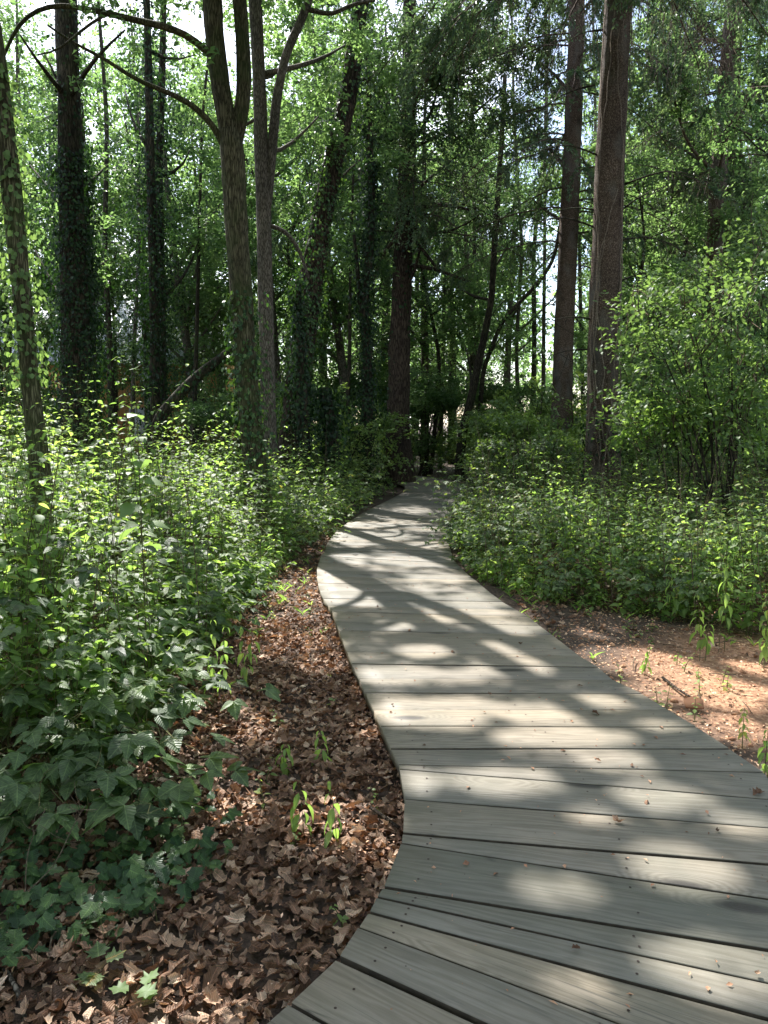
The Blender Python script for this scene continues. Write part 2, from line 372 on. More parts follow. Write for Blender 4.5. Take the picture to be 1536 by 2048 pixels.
tag(link('ground', mesh_tris('ground', np.stack([X.ravel(), Y.ravel(), Z.ravel()], 1), Q, m, smooth=True)), kind='structure')

# ------------------------------------------------------------------ boardwalk
BZ = .12
GP = [((677,1915),(963,2046),.022),((718,1854),(1244,2047),.008),((739,1823),(1536,2036),.014),((755,1793),(1536,1965),.006),((768,1774),(1536,1899),.018),
 ((803,1686),(1536,1797.5),.009),((806,1666),(1536,1728.6),.016),((810,1597),(1536,1655),.015),((800,1537),(1536,1597),.005),((798,1528),(1526,1543.5),.008),
 ((782,1497),(1458,1497),.014),((762,1452),(1392,1453.6),.011),((748,1419.6),(1335,1418.8),.004),((731,1384.6),(1283,1386.6),.009),((719,1357),(1225,1359),.004),
 ((704,1327),(1196,1334),.008),((694,1303),(1158,1311.7),.009),((678,1260),(1104,1269.6),.013),((671,1242),(1079,1250.8),.007),((665,1223),(1056,1233),.005),
 ((657,1211),(1031,1218.8),.013),((647,1196.7),(1004,1203),.008),((640,1181),(981,1186),.006),((636,1166),(961,1169),.009),((634,1152),(950,1160),.006),((634,1138),(938,1151),.010),((638,1124),(925,1138),.007),((642,1112),(912.5,1127),.012)]
gaps = []
for a, b_, wd in GP:
    A = onz(*a, BZ)[:2]; C = onz(*b_, BZ)[:2]; d = C-A; l = np.linalg.norm(d)
    if b_[0] >= 1536 or b_[1] >= 2040: C = A + d/l*1.57
    gaps.append((A, C, wd))
# towards and behind the camera
near = []
A, C, _ = gaps[0]; ang = math.atan2(*(C-A)[::-1]); ctr = (A+C)/2
for k in range(14):
    ang -= math.radians(2.2 if k < 8 else 0); hd = np.array([math.sin(ang), -math.cos(ang)])
    ctr = ctr + hd*.235; u = np.array([math.cos(ang), math.sin(ang)])
    near.append((ctr-u*.785, ctr+u*.785, [.012, .006, .016][k % 3]))
# away along the bends
cl = np.array([(.03,8.30),(.04,9.0),(.05,9.9),(.13,10.9),(.30,12.1),(.56,13.5),(.86,14.9),(1.12,16.2),(1.30,17.6),(1.27,19.0),(1.0,20.4),(.4,21.8),(-.6,23.2),(-2.2,24.6),(-4.5,25.8),(-8,27)])
ds = np.concatenate([[0], np.cumsum(np.linalg.norm(np.diff(cl, axis=0), axis=1))])
sp_t = np.arange(.24, ds[-1], .24)
cx_ = np.interp(sp_t, ds, cl[:, 0]); cy_ = np.interp(sp_t, ds, cl[:, 1])
kk = np.ones(7)/7; cx_[3:-3] = np.convolve(cx_, kk, 'valid'); cy_[3:-3] = np.convolve(cy_, kk, 'valid')
tx = np.gradient(cx_); ty = np.gradient(cy_); tl = np.hypot(tx, ty); far = []
rr_ = np.random.default_rng(5)
for i in range(len(cx_)):
    nxv = np.array([ty[i], -tx[i]])/tl[i]; wgt = min(1, i/5)
    u0 = nrm((gaps[-1][1]-gaps[-1][0])[None])[0]; nv = nrm((u0*(1-wgt)+nxv*wgt)[None])[0]
    cc = np.array([cx_[i], cy_[i]]); far.append((cc-nv*.775, cc+nv*.775, rr_.choice([.006, .009, .013])))
allg = near[::-1] + gaps + far
MI = []
bw = empty('boardwalk', (0, 0, 0), 'curving plank boardwalk of weathered grey green boards winding through the wood', 'boardwalk')
V = []; T = []; A_ = []; UV = []; n0 = 0; rb = np.random.default_rng(11)
screws = LeafBag()
NSEG = 9
for i in range(len(allg)-1):
    a, b_, w0 = allg[i]; c_, d_, w1 = allg[i+1]      # near gap a-b, far gap c-d
    un = nrm((b_-a)[None])[0]; pn = np.array([-un[1], un[0]]); un2 = nrm((d_-c_)[None])[0]; pn2 = np.array([-un2[1], un2[0]])
    w0 = w0*.85+.001; w1 = w1*.85+.001; a = a + pn*w0/2; b_ = b_ + pn*w0/2; c_ = c_ - pn2*w1/2; d_ = d_ - pn2*w1/2
    jl = rb.uniform(-.006, .006)*0; dz = rb.uniform(-.0025, .0025); ou = rb.uniform(0, 50, 2)
    val = rb.random()
    prof = []
    for s_, z_ in ((0, -.046), (0, -.003), (.0035, 0), (-.0035, 0), (0, -.003), (0, -.046)): prof.append((s_, z_))
    for k in range(NSEG+1):
        f = k/NSEG; p0 = a*(1-f)+b_*f; p1 = c_*(1-f)+d_*f; wl = np.linalg.norm(p1-p0); dr = (p1-p0)/max(wl, 1e-6)
        bow = .0012*math.sin(f*math.pi*2+ou[0])
        for q, (s_, z_) in enumerate(prof):
            pt = (p0 if q < 3 else p1) + dr*s_
            V.append((pt[0], pt[1], BZ+dz+z_+bow)); UV.append((f*np.linalg.norm(b_-a)+ou[0], (0 if q < 3 else wl)+ou[1])); A_.append(val)
    for k in range(NSEG):
        for q in range(6):
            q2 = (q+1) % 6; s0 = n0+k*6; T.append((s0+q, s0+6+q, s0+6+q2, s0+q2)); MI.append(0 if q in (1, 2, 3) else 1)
    V.append(tuple(np.array(V[n0:n0+6]).mean(0))); V.append(tuple(np.array(V[n0+NSEG*6:n0+NSEG*6+6]).mean(0)))
    UV += [(ou[0], ou[1])]*2; A_ += [val]*2; e0 = n0+(NSEG+1)*6
    T.append((n0, n0+1, n0+2, n0+3)); T.append((n0, n0+3, n0+4, n0+5)); s0 = n0+NSEG*6
    T.append((s0+3, s0+2, s0+1, s0)); T.append((s0+5, s0+4, s0+3, s0)); MI += [0]*4
    n0 = len(V)
    if i < 60:
        for f in (.07, .5, .93):
            for gq in (.28, .72):
                p0 = (a*(1-f)+b_*f)*(1-gq)+(c_*(1-f)+d_*f)*gq + rb.normal(0, .006, 2)
                an = np.linspace(0, 2*math.pi, 7)[:-1]; r_ = .0045
                Vs = np.vstack([[(p0[0], p0[1], BZ+dz+.0012)], np.stack([p0[0]+r_*np.cos(an), p0[1]+r_*np.sin(an), np.full(6, BZ+dz+.0016)], 1)])
                screws.raw(Vs, np.array([(0, 1+j, 1+(j+1) % 6) for j in range(6)]))
m, t, o = mat('weathered_deck_wood'); L = t.links
uvn = N(t, 'UVMap'); att = N(t, 'Attribute', attribute_name='v')
mpa = N(t, 'Mapping'); mpa.inputs['Scale'].default_value = (1.1, 9, 1); L.new(uvn.outputs[0], mpa.inputs['Vector'])
nd = N(t, 'TexNoise', Scale=1.2, Detail=3); L.new(mpa.outputs[0], nd.inputs['Vector'])
# knots bend the grain
mpk = N(t, 'Mapping'); mpk.inputs['Scale'].default_value = (1.5, 4.5, 1); L.new(uvn.outputs[0], mpk.inputs['Vector'])
vk = N(t, 'TexVoronoi', Scale=1.0, Randomness=1); L.new(mpk.outputs[0], vk.inputs['Vector'])
su = N(t, 'SeparateXYZ'); L.new(uvn.outputs[0], su.inputs[0])
kn = ramp(t, vk.outputs['Distance'], [(0, (1, 1, 1)), (.34, (0, 0, 0))])
vsel = ramp(t, vk.outputs['Color'], [(.50, (0, 0, 0)), (.54, (1, 1, 1))]); knb = mixc(t, 1.0, kn, vsel, 'MULTIPLY')
gr = mth('ADD', mth('ADD', mth('MULTIPLY', su.outputs['Y'], 62), mth('MULTIPLY', nd.outputs['Fac'], 15)), mth('MULTIPLY', knb, 19))
gw = mth('MULTIPLY_ADD', mth('SINE', mth('MULTIPLY', gr, 2.6)), .5, .5)
mpf = N(t, 'Mapping'); mpf.inputs['Scale'].default_value = (7, 150, 1); L.new(uvn.outputs[0], mpf.inputs['Vector'])
nf = N(t, 'TexNoise', Scale=1, Detail=6, Roughness=.7); L.new(mpf.outputs[0], nf.inputs['Vector'])
fine = ramp(t, nf.outputs['Fac'], [(.3, (.82, .82, .82)), (.7, (1.12, 1.12, 1.12))])
cc = ramp(t, gw, [(0, (.158, .143, .117)), (.5, (.186, .170, .142)), (1, (.206, .189, .160))])
cc = mixc(t, 1.0, cc, fine, 'MULTIPLY')
cc = mixc(t, 1.0, cc, ramp(t, att.outputs['Fac'], [(0, (.74, .75, .69)), (.35, (.96, .95, .90)), (.7, (1.06, 1.0, .92)), (1, (1.32, 1.2, 1.02))]), 'MULTIPLY')
g = N(t, 'TexCoord'); nl = N(t, 'TexNoise', Scale=2.2, Detail=5, Roughness=.6); L.new(g.outputs['Object'], nl.inputs['Vector'])
cc = mixc(t, ramp(t, nl.outputs['Fac'], [(.45, (0, 0, 0)), (.75, (.65, .65, .65))]), cc, (.104, .106, .082))
nl2 = N(t, 'TexNoise', Scale=3.7, Detail=6, Roughness=.7); L.new(mpa.outputs[0], nl2.inputs['Vector'])
cc = mixc(t, ramp(t, nl2.outputs['Fac'], [(.58, (0, 0, 0)), (.78, (.55, .55, .55))]), cc, (.07, .072, .066))
kcore = mixc(t, 1.0, ramp(t, vk.outputs['Distance'], [(.0, (1, 1, 1)), (.09, (.85, .85, .85)), (.17, (0, 0, 0))]), vsel, 'MULTIPLY')
cc = mixc(t, kcore, cc, (.042, .036, .030))
# thin cracks
mpc = N(t, 'Mapping'); mpc.inputs['Scale'].default_value = (.8, 26, 1); L.new(uvn.outputs[0], mpc.inputs['Vector'])
vc = N(t, 'TexVoronoi', feature='DISTANCE_TO_EDGE', Scale=1); L.new(mpc.outputs[0], vc.inputs['Vector'])
nsel = N(t, 'TexNoise', Scale=.9, Detail=1); L.new(mpa.outputs[0], nsel.inputs['Vector'])
crk = mixc(t, 1.0, ramp(t, vc.outputs['Distance'], [(0, (1, 1, 1)), (.018, (0, 0, 0))]), ramp(t, nsel.outputs['Fac'], [(.52, (0, 0, 0)), (.58, (.8, .8, .8))]), 'MULTIPLY')
cc = mixc(t, crk, cc, (.06, .055, .045))
# specks of dirt
vsp = N(t, 'TexVoronoi', Scale=16); L.new(g.outputs['Object'], vsp.inputs['Vector'])
spk = mixc(t, 1.0, ramp(t, vsp.outputs['Distance'], [(.03, (1, 1, 1)), (.06, (0, 0, 0))]), ramp(t, vsp.outputs['Color'], [(.6, (0, 0, 0)), (.65, (1, 1, 1))]), 'MULTIPLY')
cc = mixc(t, spk, cc, (.05, .035, .028))
bh = mth('ADD', mth('MULTIPLY', gw, .35), nf.outputs['Fac'])
b = N(t, 'Bump', Strength=.45, Distance=.0025); L.new(bh, b.inputs['Height'])
p = N(t, 'BsdfPrincipled'); L.new(cc, p.inputs['Base Color']); L.new(b.outputs[0], p.inputs['Normal'])
p.inputs['Roughness'].default_value = .62; p.inputs['Specular IOR Level'].default_value = .35
L.new(p.outputs[0], o.inputs['Surface']); WOOD = m
GAP_SHADE, t, o = mat('gap_shade_board_side'); p = N(t, 'BsdfPrincipled'); g = N(t, 'TexCoord'); nz = N(t, 'TexNoise', Scale=30, Detail=4); t.links.new(g.outputs['Object'], nz.inputs['Vector'])  # gap shade painted in: board sides coloured dark brown so the gaps read dark
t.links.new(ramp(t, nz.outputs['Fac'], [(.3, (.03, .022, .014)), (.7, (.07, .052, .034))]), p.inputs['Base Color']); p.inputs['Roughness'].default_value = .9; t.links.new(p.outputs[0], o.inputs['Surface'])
link('deck', mesh_tris('deck', np.array(V), np.array(T), [m, GAP_SHADE], np.array(A_), uv=np.array(UV), midx=np.array(MI)), bw)
m, t, o = mat('rusty_steel'); p = N(t, 'BsdfPrincipled'); p.inputs['Base Color'].default_value = (.035, .026, .022, 1); p.inputs['Roughness'].default_value = .6; p.inputs['Metallic'].default_value = .4
nz = N(t, 'TexNoise', Scale=300); t.links.new(ramp(t, nz.outputs['Fac'], [(.3, (.02, .016, .014)), (.7, (.07, .04, .03))]), p.inputs['Base Color']); t.links.new(p.outputs[0], o.inputs['Surface'])
tag(link('screw_heads', screws.mesh('screw_heads', m), bw), kind='stuff')
for ff in (.09, .91, .5):       # bearers under the boards
    pts = [a*(1-ff)+b_*ff for a, b_, _ in allg]; pts = np.array([(q[0], q[1], 0) for q in pts])
    tg = nrm(np.gradient(pts, axis=0)); nn = np.stack([tg[:, 1], -tg[:, 0], tg[:, 2]*0], 1)*.022; n = len(pts)
    Vb = np.vstack([pts-nn+[0, 0, BZ-.049], pts+nn+[0, 0, BZ-.049], pts+nn+[0, 0, -.06], pts-nn+[0, 0, -.06]])
    Tb = []
    for i in range(n-1):
        for q in range(4): q2 = (q+1) % 4; Tb.append((q*n+i, q*n+i+1, q2*n+i+1, q2*n+i))
    link('bearer', mesh_tris('bearer', Vb, np.array(Tb), B['dark']), bw)
CTR = np.array([(a+b_)/2 for a, b_, _ in allg])
EDL = np.array([a for a, _, _ in allg]); EDR = np.array([b_ for _, b_, _ in allg])
def dist_walk(x, y):
    P = np.stack([np.ravel(x), np.ravel(y)], 1)
    return np.sqrt(((P[:, None]-CTR[None])**2).sum(2)).min(1)

# ------------------------------------------------------------------ leaf litter
rg = np.random.default_rng(21)
def scatter_xy(n, x0, x1, y0, y1, clear=.72):
    x = rg.uniform(x0, x1, n); y = rg.uniform(y0, y1, n)
    k = dist_walk(x, y) > clear
    return x[k], y[k]
def litter(name, xy, lo, hi, zmax, shade=(0, 1)):
    bag = LeafBag(); x, y = xy; n = len(x)
    z = ground_h(x, y) + .004 + zmax*rg.random(n)
    nr = np.stack([rg.normal(0, .55, n), rg.normal(0, .55, n), np.ones(n)], 1)
    a = rg.uniform(0, 2*math.pi, n); d = np.stack([np.cos(a), np.sin(a), rg.normal(0, .2, n)], 1)
    s = lo+(hi-lo)*rg.beta(1.6, 2.2, n)*1.3; v = np.clip(rg.beta(1.3, 1.7, n), 0, 1)*(shade[1]-shade[0])+shade[0]; pick = rg.integers(0, len(DEAD), n)
    P = np.stack([x, y, z], 1) - d*s[:, None]*.5
    for q in range(len(DEAD)):
        k = pick == q; bag.add(DEAD[q], P[k], d[k], nr[k], s[k], v[k])
    return tag(link(name, bag.mesh(name, G['dead'], smooth=True)), kind='stuff')
x1, y1 = scatter_xy(17500, -2.6, .4, 1.2, 6.0)
x2, y2 = scatter_xy(5200, -2.8, -.3, 6, 12)
k = (x1 < .6)
litter('leaf_litter', (np.concatenate([x1[k], x2]), np.concatenate([y1[k], y2])), .022, .066, .045)
x1, y1 = scatter_xy(7000, .9, 4.6, 2.2, 10)
nn_ = fbm(x1*1.4, y1*1.4); edge = ((x1-2.55)/1.35)**2 + ((y1-4.7)/1.75)**2
k = (x1 > 1.2) & ((edge > 1.1) | (nn_ > .62) & (rg.random(len(x1)) < .25))
litter('leaf_litter', (x1[k], y1[k]), .02, .065, .02)
n = 10000; x = rg.uniform(-2.5, .3, n); y = rg.uniform(1.3, 8, n); k = dist_walk(x, y) > .74; x, y = x[k], y[k]; n = len(x); a = rg.uniform(0, 6.28, n); bag = LeafBag()
bag.add(L2, np.stack([x, y, ground_h(x, y)+.01+rg.random(n)*.045], 1), np.stack([np.cos(a), np.sin(a), rg.normal(0, .35, n)], 1), np.stack([rg.normal(0, .5, n), rg.normal(0, .5, n), np.ones(n)], 1), rg.uniform(.006, .026, n), rg.beta(1.5, 1.8, n), rg.uniform(.2, 1.4, n))
tag(link('leaf_fragments', bag.mesh('leaf_fragments', G['dead'])), kind='stuff')
# wood crumbs and needles on the red patch
n = 9000; a = rg.uniform(0, 2*math.pi, n); r_ = np.sqrt(rg.random(n))
x = 2.55+1.5*r_*np.cos(a); y = 4.7+1.9*r_*np.sin(a); k = dist_walk(x, y) > .8; x, y = x[k], y[k]; n = len(x)
bag = LeafBag(); a = rg.uniform(0, 6.3, n)
bag.add(L2, np.stack([x, y, ground_h(x, y)+.006+rg.random(n)*.008], 1), np.stack([np.cos(a), np.sin(a), rg.normal(0, .25, n)], 1), np.stack([rg.normal(0, .4, n), rg.normal(0, .4, n), np.ones(n)], 1), rg.uniform(.008, .03, n), rg.uniform(0, 1, n), .8)
CR = leaf_mat('wood_crumb', [(.2,.09,.05),(.42,.22,.12),(.6,.37,.22),(.75,.54,.36)], .05, (1, .8, .6), .8, .2)
tag(link('wood_crumbs', bag.mesh('wood_crumbs', CR)), kind='stuff')
n = 260; a = rg.uniform(0, 6.283, n); r_ = np.sqrt(rg.random(n)); x = 2.75+1.6*r_*np.cos(a); y = 4.6+1.8*r_*np.sin(a); k = dist_walk(x, y) > .84; x, y = x[k], y[k]; bag = LeafBag()
for i in range(len(x)):
    q = rg.uniform(.006, .022); V_, T_ = tube([(0, 0, -q*.5), (0, 0, 0), (q*.2, 0, q*.6)], [q*.9, q, q*.4], 6); V_ = V_*[rg.uniform(.8, 1.5), rg.uniform(.8, 1.3), 1]+rg.normal(0, q*.12, V_.shape); bag.raw(V_+[x[i], y[i], gz(x[i], y[i])+q*.2], T_, v=rg.random()*.6)
tag(link('clods', bag.mesh('clods', CR)), kind='stuff')
# twigs in the litter
bag = LeafBag(); x, y = scatter_xy(420, -2.6, 4.2, 1.3, 8)
for i in range(len(x)):
    if x[i] < 0 and x[i] > .6: continue
    l = rg.uniform(.06, .34); a = rg.uniform(0, 6.28); z = gz(x[i], y[i])
    p0 = np.array([x[i], y[i], z+.03]); dd_ = np.array([math.cos(a), math.sin(a), rg.normal(0, .08)])*l
    e_ = p0+dd_
    if dist_walk([e_[0]], [e_[1]])[0] < .82: continue
    mid = p0+dd_*.5+rg.normal(0, l*.06, 3); mid[2] = max(mid[2], z+.02)
    bag.raw(*tube([p0, mid, e_], [l*.014+.001, l*.012+.001, .001], 5), v=rg.random())
tag(link('twig_litter', bag.mesh('twig_litter', B['twig'])), kind='stuff')

# ------------------------------------------------------------------ plants
def stems(bag, P, r0, r1, m=0):
    """P (k,n,3): many thin three-sided stems at once"""
    k, n, _ = P.shape; a = np.array([0, 2.09, 4.19]); r = np.linspace(r0, r1, n)
    off = np.stack([np.cos(a), np.sin(a), np.zeros(3)], 1)
    V = P[:, :, None, :] + r[None, :, None, None]*off[None, None]
    V = V.reshape(-1, 3); base = (np.arange(k)*n*3)[:, None, None] + (np.arange(n-1)*3)[None, :, None]
    J = np.arange(3)[None, None]; J2 = (J+1) % 3
    A = base+J; Bq = base+J2
    T = np.concatenate([np.stack([A, Bq, Bq+3], -1).reshape(-1, 3), np.stack([A, Bq+3, A+3], -1).reshape(-1, 3)])
    bag.raw(V, T, .5, m)
def herb(bag, base, h, r, leaf=.07, tpl=LN, nodes=9, lean=.22, bare=.3, hang=.12, width=1.0, v0=0, v1=1, stem=True, m=0, ms=1, thick=.004):
    k = len(base); a = r.uniform(0, 6.283, k); ln = r.uniform(.2, 1, k)*lean
    n = nodes+1; t = np.linspace(0, 1, n)
    P = np.zeros((k, n, 3)); P[:, :, 2] = base[:, 2:3] + h[:, None]*t[None]*(1-.06*t[None])
    P[:, :, 0] = base[:, 0:1] + (np.cos(a)*ln*h)[:, None]*t[None]**1.7; P[:, :, 1] = base[:, 1:2] + (np.sin(a)*ln*h)[:, None]*t[None]**1.7
    if stem: stems(bag, P, thick, thick*.35, ms)
    j0 = max(1, int(bare*n)); sel = P[:, j0:]; q = sel.shape[1]
    tt = t[j0:]; size = leaf*(1.05-.55*np.clip((tt-.35)/.65, 0, 1)**1.5)
    rot = r.uniform(0, 6.283, k)[:, None] + np.arange(q)[None]*1.57 + r.normal(0, .35, (k, q))
    vb = r.uniform(v0, v1, k)
    for s in (0, math.pi):
        az = rot+s+r.normal(0, .25, (k, q)); dz = -hang + r.normal(0, .28, (k, q))
        d = np.stack([np.cos(az), np.sin(az), dz], -1).reshape(-1, 3)
        nr = np.stack([r.normal(0, .22, (k, q)), r.normal(0, .22, (k, q)), np.ones((k, q))], -1).reshape(-1, 3)
        sz = (size[None]*r.uniform(.7, 1.25, (k, q))).ravel()
        pos = sel.reshape(-1, 3) + nrm(d)*sz[:, None]*.22
        keep = (r.random(len(pos)) < .93) & ~(spot(pos) & (pos[:, 2] > .3))
        v = np.clip(np.repeat(vb, q)*.6 + r.random(k*q)*.4, 0, 1)
        bag.add(tpl, pos[keep], d[keep], nr[keep], sz[keep], v[keep], width, m)
def bramble(bag, base, L_, r, leaf=.06, nodes=9, rise=.8, tpl=LB, m=0, ms=1, az=None, v0=0, v1=1):
    k = len(base); a = r.uniform(0, 6.283, k) if az is None else az; n = nodes+1; t = np.linspace(0, 1, n)
    out_ = L_[:, None]*(.75*t[None]**1.2); up = L_[:, None]*rise*(t[None]*1.55 - 1.0*t[None]**2.2)
    P = np.stack([base[:, 0:1]+np.cos(a)[:, None]*out_, base[:, 1:2]+np.sin(a)[:, None]*out_, base[:, 2:3]+up], -1)
    P[:, 1:] += r.normal(0, .015, P[:, 1:].shape)
    stems(bag, P, .004, .0018, ms)
    sel = P[:, 2:]; q = sel.shape[1]; vb = r.uniform(v0, v1, k)
    side = np.where(np.arange(q) % 2, 1., -1.)[None]*r.uniform(.7, 1.5, (k, q)); azn = a[:, None]+side
    pet = np.stack([np.cos(azn), np.sin(azn), r.normal(.25, .3, (k, q))], -1); pet = nrm(pet)*leaf*r.uniform(.8, 1.5, (k, q, 1))
    hub = (sel+pet).reshape(-1, 3); stems(bag, np.stack([sel.reshape(-1, 3), hub], 1), .0014, .001, ms)
    azf = azn.ravel(); nr = np.stack([r.normal(0, .3, k*q), r.normal(0, .3, k*q), np.ones(k*q)], 1)
    v = np.clip(np.repeat(vb, q)*.55+r.random(k*q)*.45, 0, 1); sz = leaf*r.uniform(.7, 1.25, k*q)
    for da, f in ((0, 1.15), (1.35, .9), (-1.35, .9)):
        d = np.stack([np.cos(azf+da), np.sin(azf+da), r.normal(-.2, .2, k*q)], 1); ks = ~(spot(hub) & (hub[:, 2] > .3))
        bag.add(tpl, hub[ks], d[ks], nr[ks], (sz*f)[ks], v[ks], 1.0, m)
def pts(x, y, dz=0): return np.stack([x, y, ground_h(x, y)+dz], 1)
def left_edge(y): return np.interp(y, [2.0, 3.0, 4.0, 6, 8, 10, 12, 15, 30], [-1.75, -1.35, -1.25, -1.22, -1.15, -.95, -.62, -.2, .3])
def right_edge(y): return np.interp(y, [2, 4.6, 5.5, 6.1, 6.8, 7.6, 9, 11, 13, 16, 19, 30], [4.2, 3.6, 2.9, 2.2, 1.35, 1.02, .9, 1.0, 1.3, 2.2, 2.4, 2.0])
def region(n, y0, y1, x_out, side):
    y = rg.uniform(y0, y1, n); e = left_edge(y) if side < 0 else right_edge(y)
    w_ = np.abs(x_out-e) if np.isscalar(x_out) else np.abs(x_out(y)-e)
    x = e + side*rg.random(n)*w_
    k = dist_walk(x, y) > .87
    return x[k], y[k]
def ramp_h(x, y, side, lo, hi, width=.9):
    e = left_edge(y) if side < 0 else right_edge(y); f = np.clip(np.abs(x-e)/width, 0, 1); return lo+(hi-lo)*f
# --- left mass
def mass(name, side, near_m, spec):
    bag = LeafBag()
    for (kind, n, y0, y1, xo, lo, hi, lf, nodes, tpl) in spec:
        x, y = region(n, y0, y1, xo, side); hh = ramp_h(x, y, side, lo, hi)*rg.uniform(.6, 1.15, len(x))*(.42+1.15*fbm(x*.8+11, y*.8))*(1+.17*np.clip(-x-2, 0, 2.5))
        if kind == 'h': herb(bag, pts(x, y), hh, rg, lf, tpl, nodes)
        else: bramble(bag, pts(x, y), hh*1.15, rg, lf, nodes, tpl=tpl)
    return tag(link(name, bag.mesh(name, near_m)), kind='stuff')
mass('undergrowth', -1, [G['herb'], B['stem']], [
 ('h', 680, 3.5, 8.5, lambda y: -.9-y*.52, .42, 1.5, .096, 10, LN),
 ('h', 720, 8.5, 15, lambda y: -.9-y*.52, .5, 1.5, .10, 10, L4),
 ('h', 420, 3.6, 9, lambda y: left_edge(y)-.7, .15, .55, .055, 7, LN)])
mass('bramble_thicket', -1, [G['herbd'], B['stem']], [
 ('b', 270, 2.9, 7.5, lambda y: -1.3-y*.42, .5, 1.3, .072, 9, LB),
 ('b', 620, 6.5, 16, lambda y: -.9-y*.52, .6, 1.4, .07, 9, L4),
 ('b', 260, 8.5, 18, lambda y: left_edge(y)-1.2, .45, .9, .055, 9, L4)])
mass('bramble_thicket', 1, [G['herbd'], B['stem']], [
 ('b', 420, 6.0, 10, lambda y: 1.0+y*.52, .5, 1.2, .055, 10, LN),
 ('b', 520, 9, 18, lambda y: 1.0+y*.52, .7, 1.5, .065, 9, L4),
 ('b', 240, 8.0, 14, lambda y: right_edge(y)+1.3, .45, 1.1, .05, 9, LN)])
mass('undergrowth', 1, [G['herb'], B['stem']], [
 ('h', 520, 5.4, 10, lambda y: 1.2+y*.52, .35, 1.2, .075, 11, LN),
 ('h', 520, 10, 17, lambda y: 1.2+y*.52, .5, 1.2, .075, 9, L4),
 ('h', 260, 6.0, 9, lambda y: right_edge(y)+.7, .12, .45, .045, 7, LN)])
# dry bare stalks and grass blades between the leaves
bag = LeafBag()
for side in (-1, 1):
    x, y = region(190, 4.0, 12, (lambda y: -1-y*.5) if side < 0 else (lambda y: 1.2+y*.5), side); k = len(x); hh = rg.uniform(.7, 1.75, k); q = pts(x, y); a = rg.uniform(0, 6.28, k)
    P = np.stack([q, q+np.stack([np.cos(a)*hh*.06, np.sin(a)*hh*.06, hh*.5], 1), q+np.stack([np.cos(a)*hh*.2, np.sin(a)*hh*.2, hh], 1)], 1); stems(bag, P, .0045, .0015)
tag(link('dry_stalks', bag.mesh('dry_stalks', B['twig'])), kind='stuff')
bag = LeafBag(); x, y = scatter_xy(900, -2.2, 4.2, 3.0, 12, .84); k = ((np.abs(x-left_edge(y)) < .4) | (np.abs(x-right_edge(y)) < .45) | (dist_walk(x, y) < .95)) & (y > 4.5); x, y = x[k], y[k]
for _ in range(5):
    n = len(x); a = rg.uniform(0, 6.28, n); bag.add(LONG, pts(x, y), np.stack([np.cos(a)*.5, np.sin(a)*.5, np.ones(n)], 1), np.stack([-np.cos(a), -np.sin(a), np.full(n, .5)], 1), rg.uniform(.04, .13, n), None, .22)
tag(link('grass', bag.mesh('grass', G['herb'])), kind='stuff')
# far ground cover both sides and beyond the bend
bag = LeafBag(); n = 2600; y = rg.uniform(14, 44, n); x = rg.uniform(-1, 1, n)*(y*.56+1); k = dist_walk(x, y) > 1.2
bramble(bag, pts(x[k], y[k]), rg.uniform(.9, 1.8, k.sum()), rg, .11, 7, tpl=L2)
tag(link('ground_cover', bag.mesh('ground_cover', [G['herbd'], B['stem']])), kind='stuff')
# low seedlings on the litter
bag = LeafBag(); x, y = scatter_xy(520, -2.2, 3.9, 2.2, 9, .84)
k = (x < -.3) & (fbm(x*2, y*2) > .5) | (x > 1.2) & (fbm(x*2, y*2) > .46) & (rg.random(len(x)) < .75) | (dist_walk(x, y) < .98) & (rg.random(len(x)) < .7)
herb(bag, pts(x[k], y[k]), rg.uniform(.05, .16, k.sum()), rg, .032, L4, 4, .5, .3, .1, 1.2)
tag(link('seedlings', bag.mesh('seedlings', [G['herb'], B['stem']])), kind='stuff')
# ivy carpet, bottom left
bag = LeafBag(); n = 900; a = rg.uniform(0, 6.283, n); r_ = np.sqrt(rg.random(n))
x = -1.34+.78*r_*np.cos(a); y = 2.62+.62*r_*np.sin(a); k = (fbm(x*3.2, y*3.2) > .36) & (x < -.42); x, y = x[k], y[k]; n = len(x)
z = ground_h(x, y)+rg.uniform(.03, .12, n); a = rg.normal(-.9, .9, n)
bag.add(IVY, np.stack([x, y, z], 1), np.stack([np.cos(a), np.sin(a), rg.normal(-.2, .2, n)], 1), np.stack([rg.normal(.05, .25, n), rg.normal(-.15, .25, n), np.ones(n)], 1), rg.uniform(.028, .066, n))
P0 = np.stack([x, y, z], 1); P1 = P0+np.stack([rg.normal(0, .03, n), rg.normal(0, .03, n), -z+ground_h(x, y)], 1); stems(bag, np.stack([P1, P0], 1), .0012, .001, 1)
tag(link('ground_ivy', bag.mesh('ground_ivy', [G['ivy'], B['stem']])), kind='stuff')

# single plants
def plant(name, label, cat, group, x, y, fn, mats=None):
    bag = LeafBag(); sb = LeafBag(); z = gz(x, y)
    fn(bag)
    # foliage and stem are two parts
    V = np.vstack(bag.V) - [x, y, z]; T_ = np.vstack(bag.T); A_ = np.concatenate(bag.A); M_ = np.concatenate(bag.M)
    e = empty(name, (x, y, z), label, cat, group)
    for nm, mi in (('foliage', 0), ('stem', 1)):
        kq = M_ == mi
        if kq.any():
            tt_ = T_[kq]; u_, inv = np.unique(tt_, return_inverse=True)
            me = mesh_tris(nm, V[u_], inv.reshape(-1, 3), mats[mi], A_[u_]); link(nm, me, e)
            xy = np.vstack(bag.X)[u_]; at_ = me.attributes.new('leaf', 'FLOAT_VECTOR', 'POINT'); at_.data.foreach_set('vector', np.ascontiguousarray(np.hstack([xy, np.zeros((len(xy), 1))]), np.float32).ravel())
    return e
one = lambda x, y: pts(np.array([x]), np.array([y]))
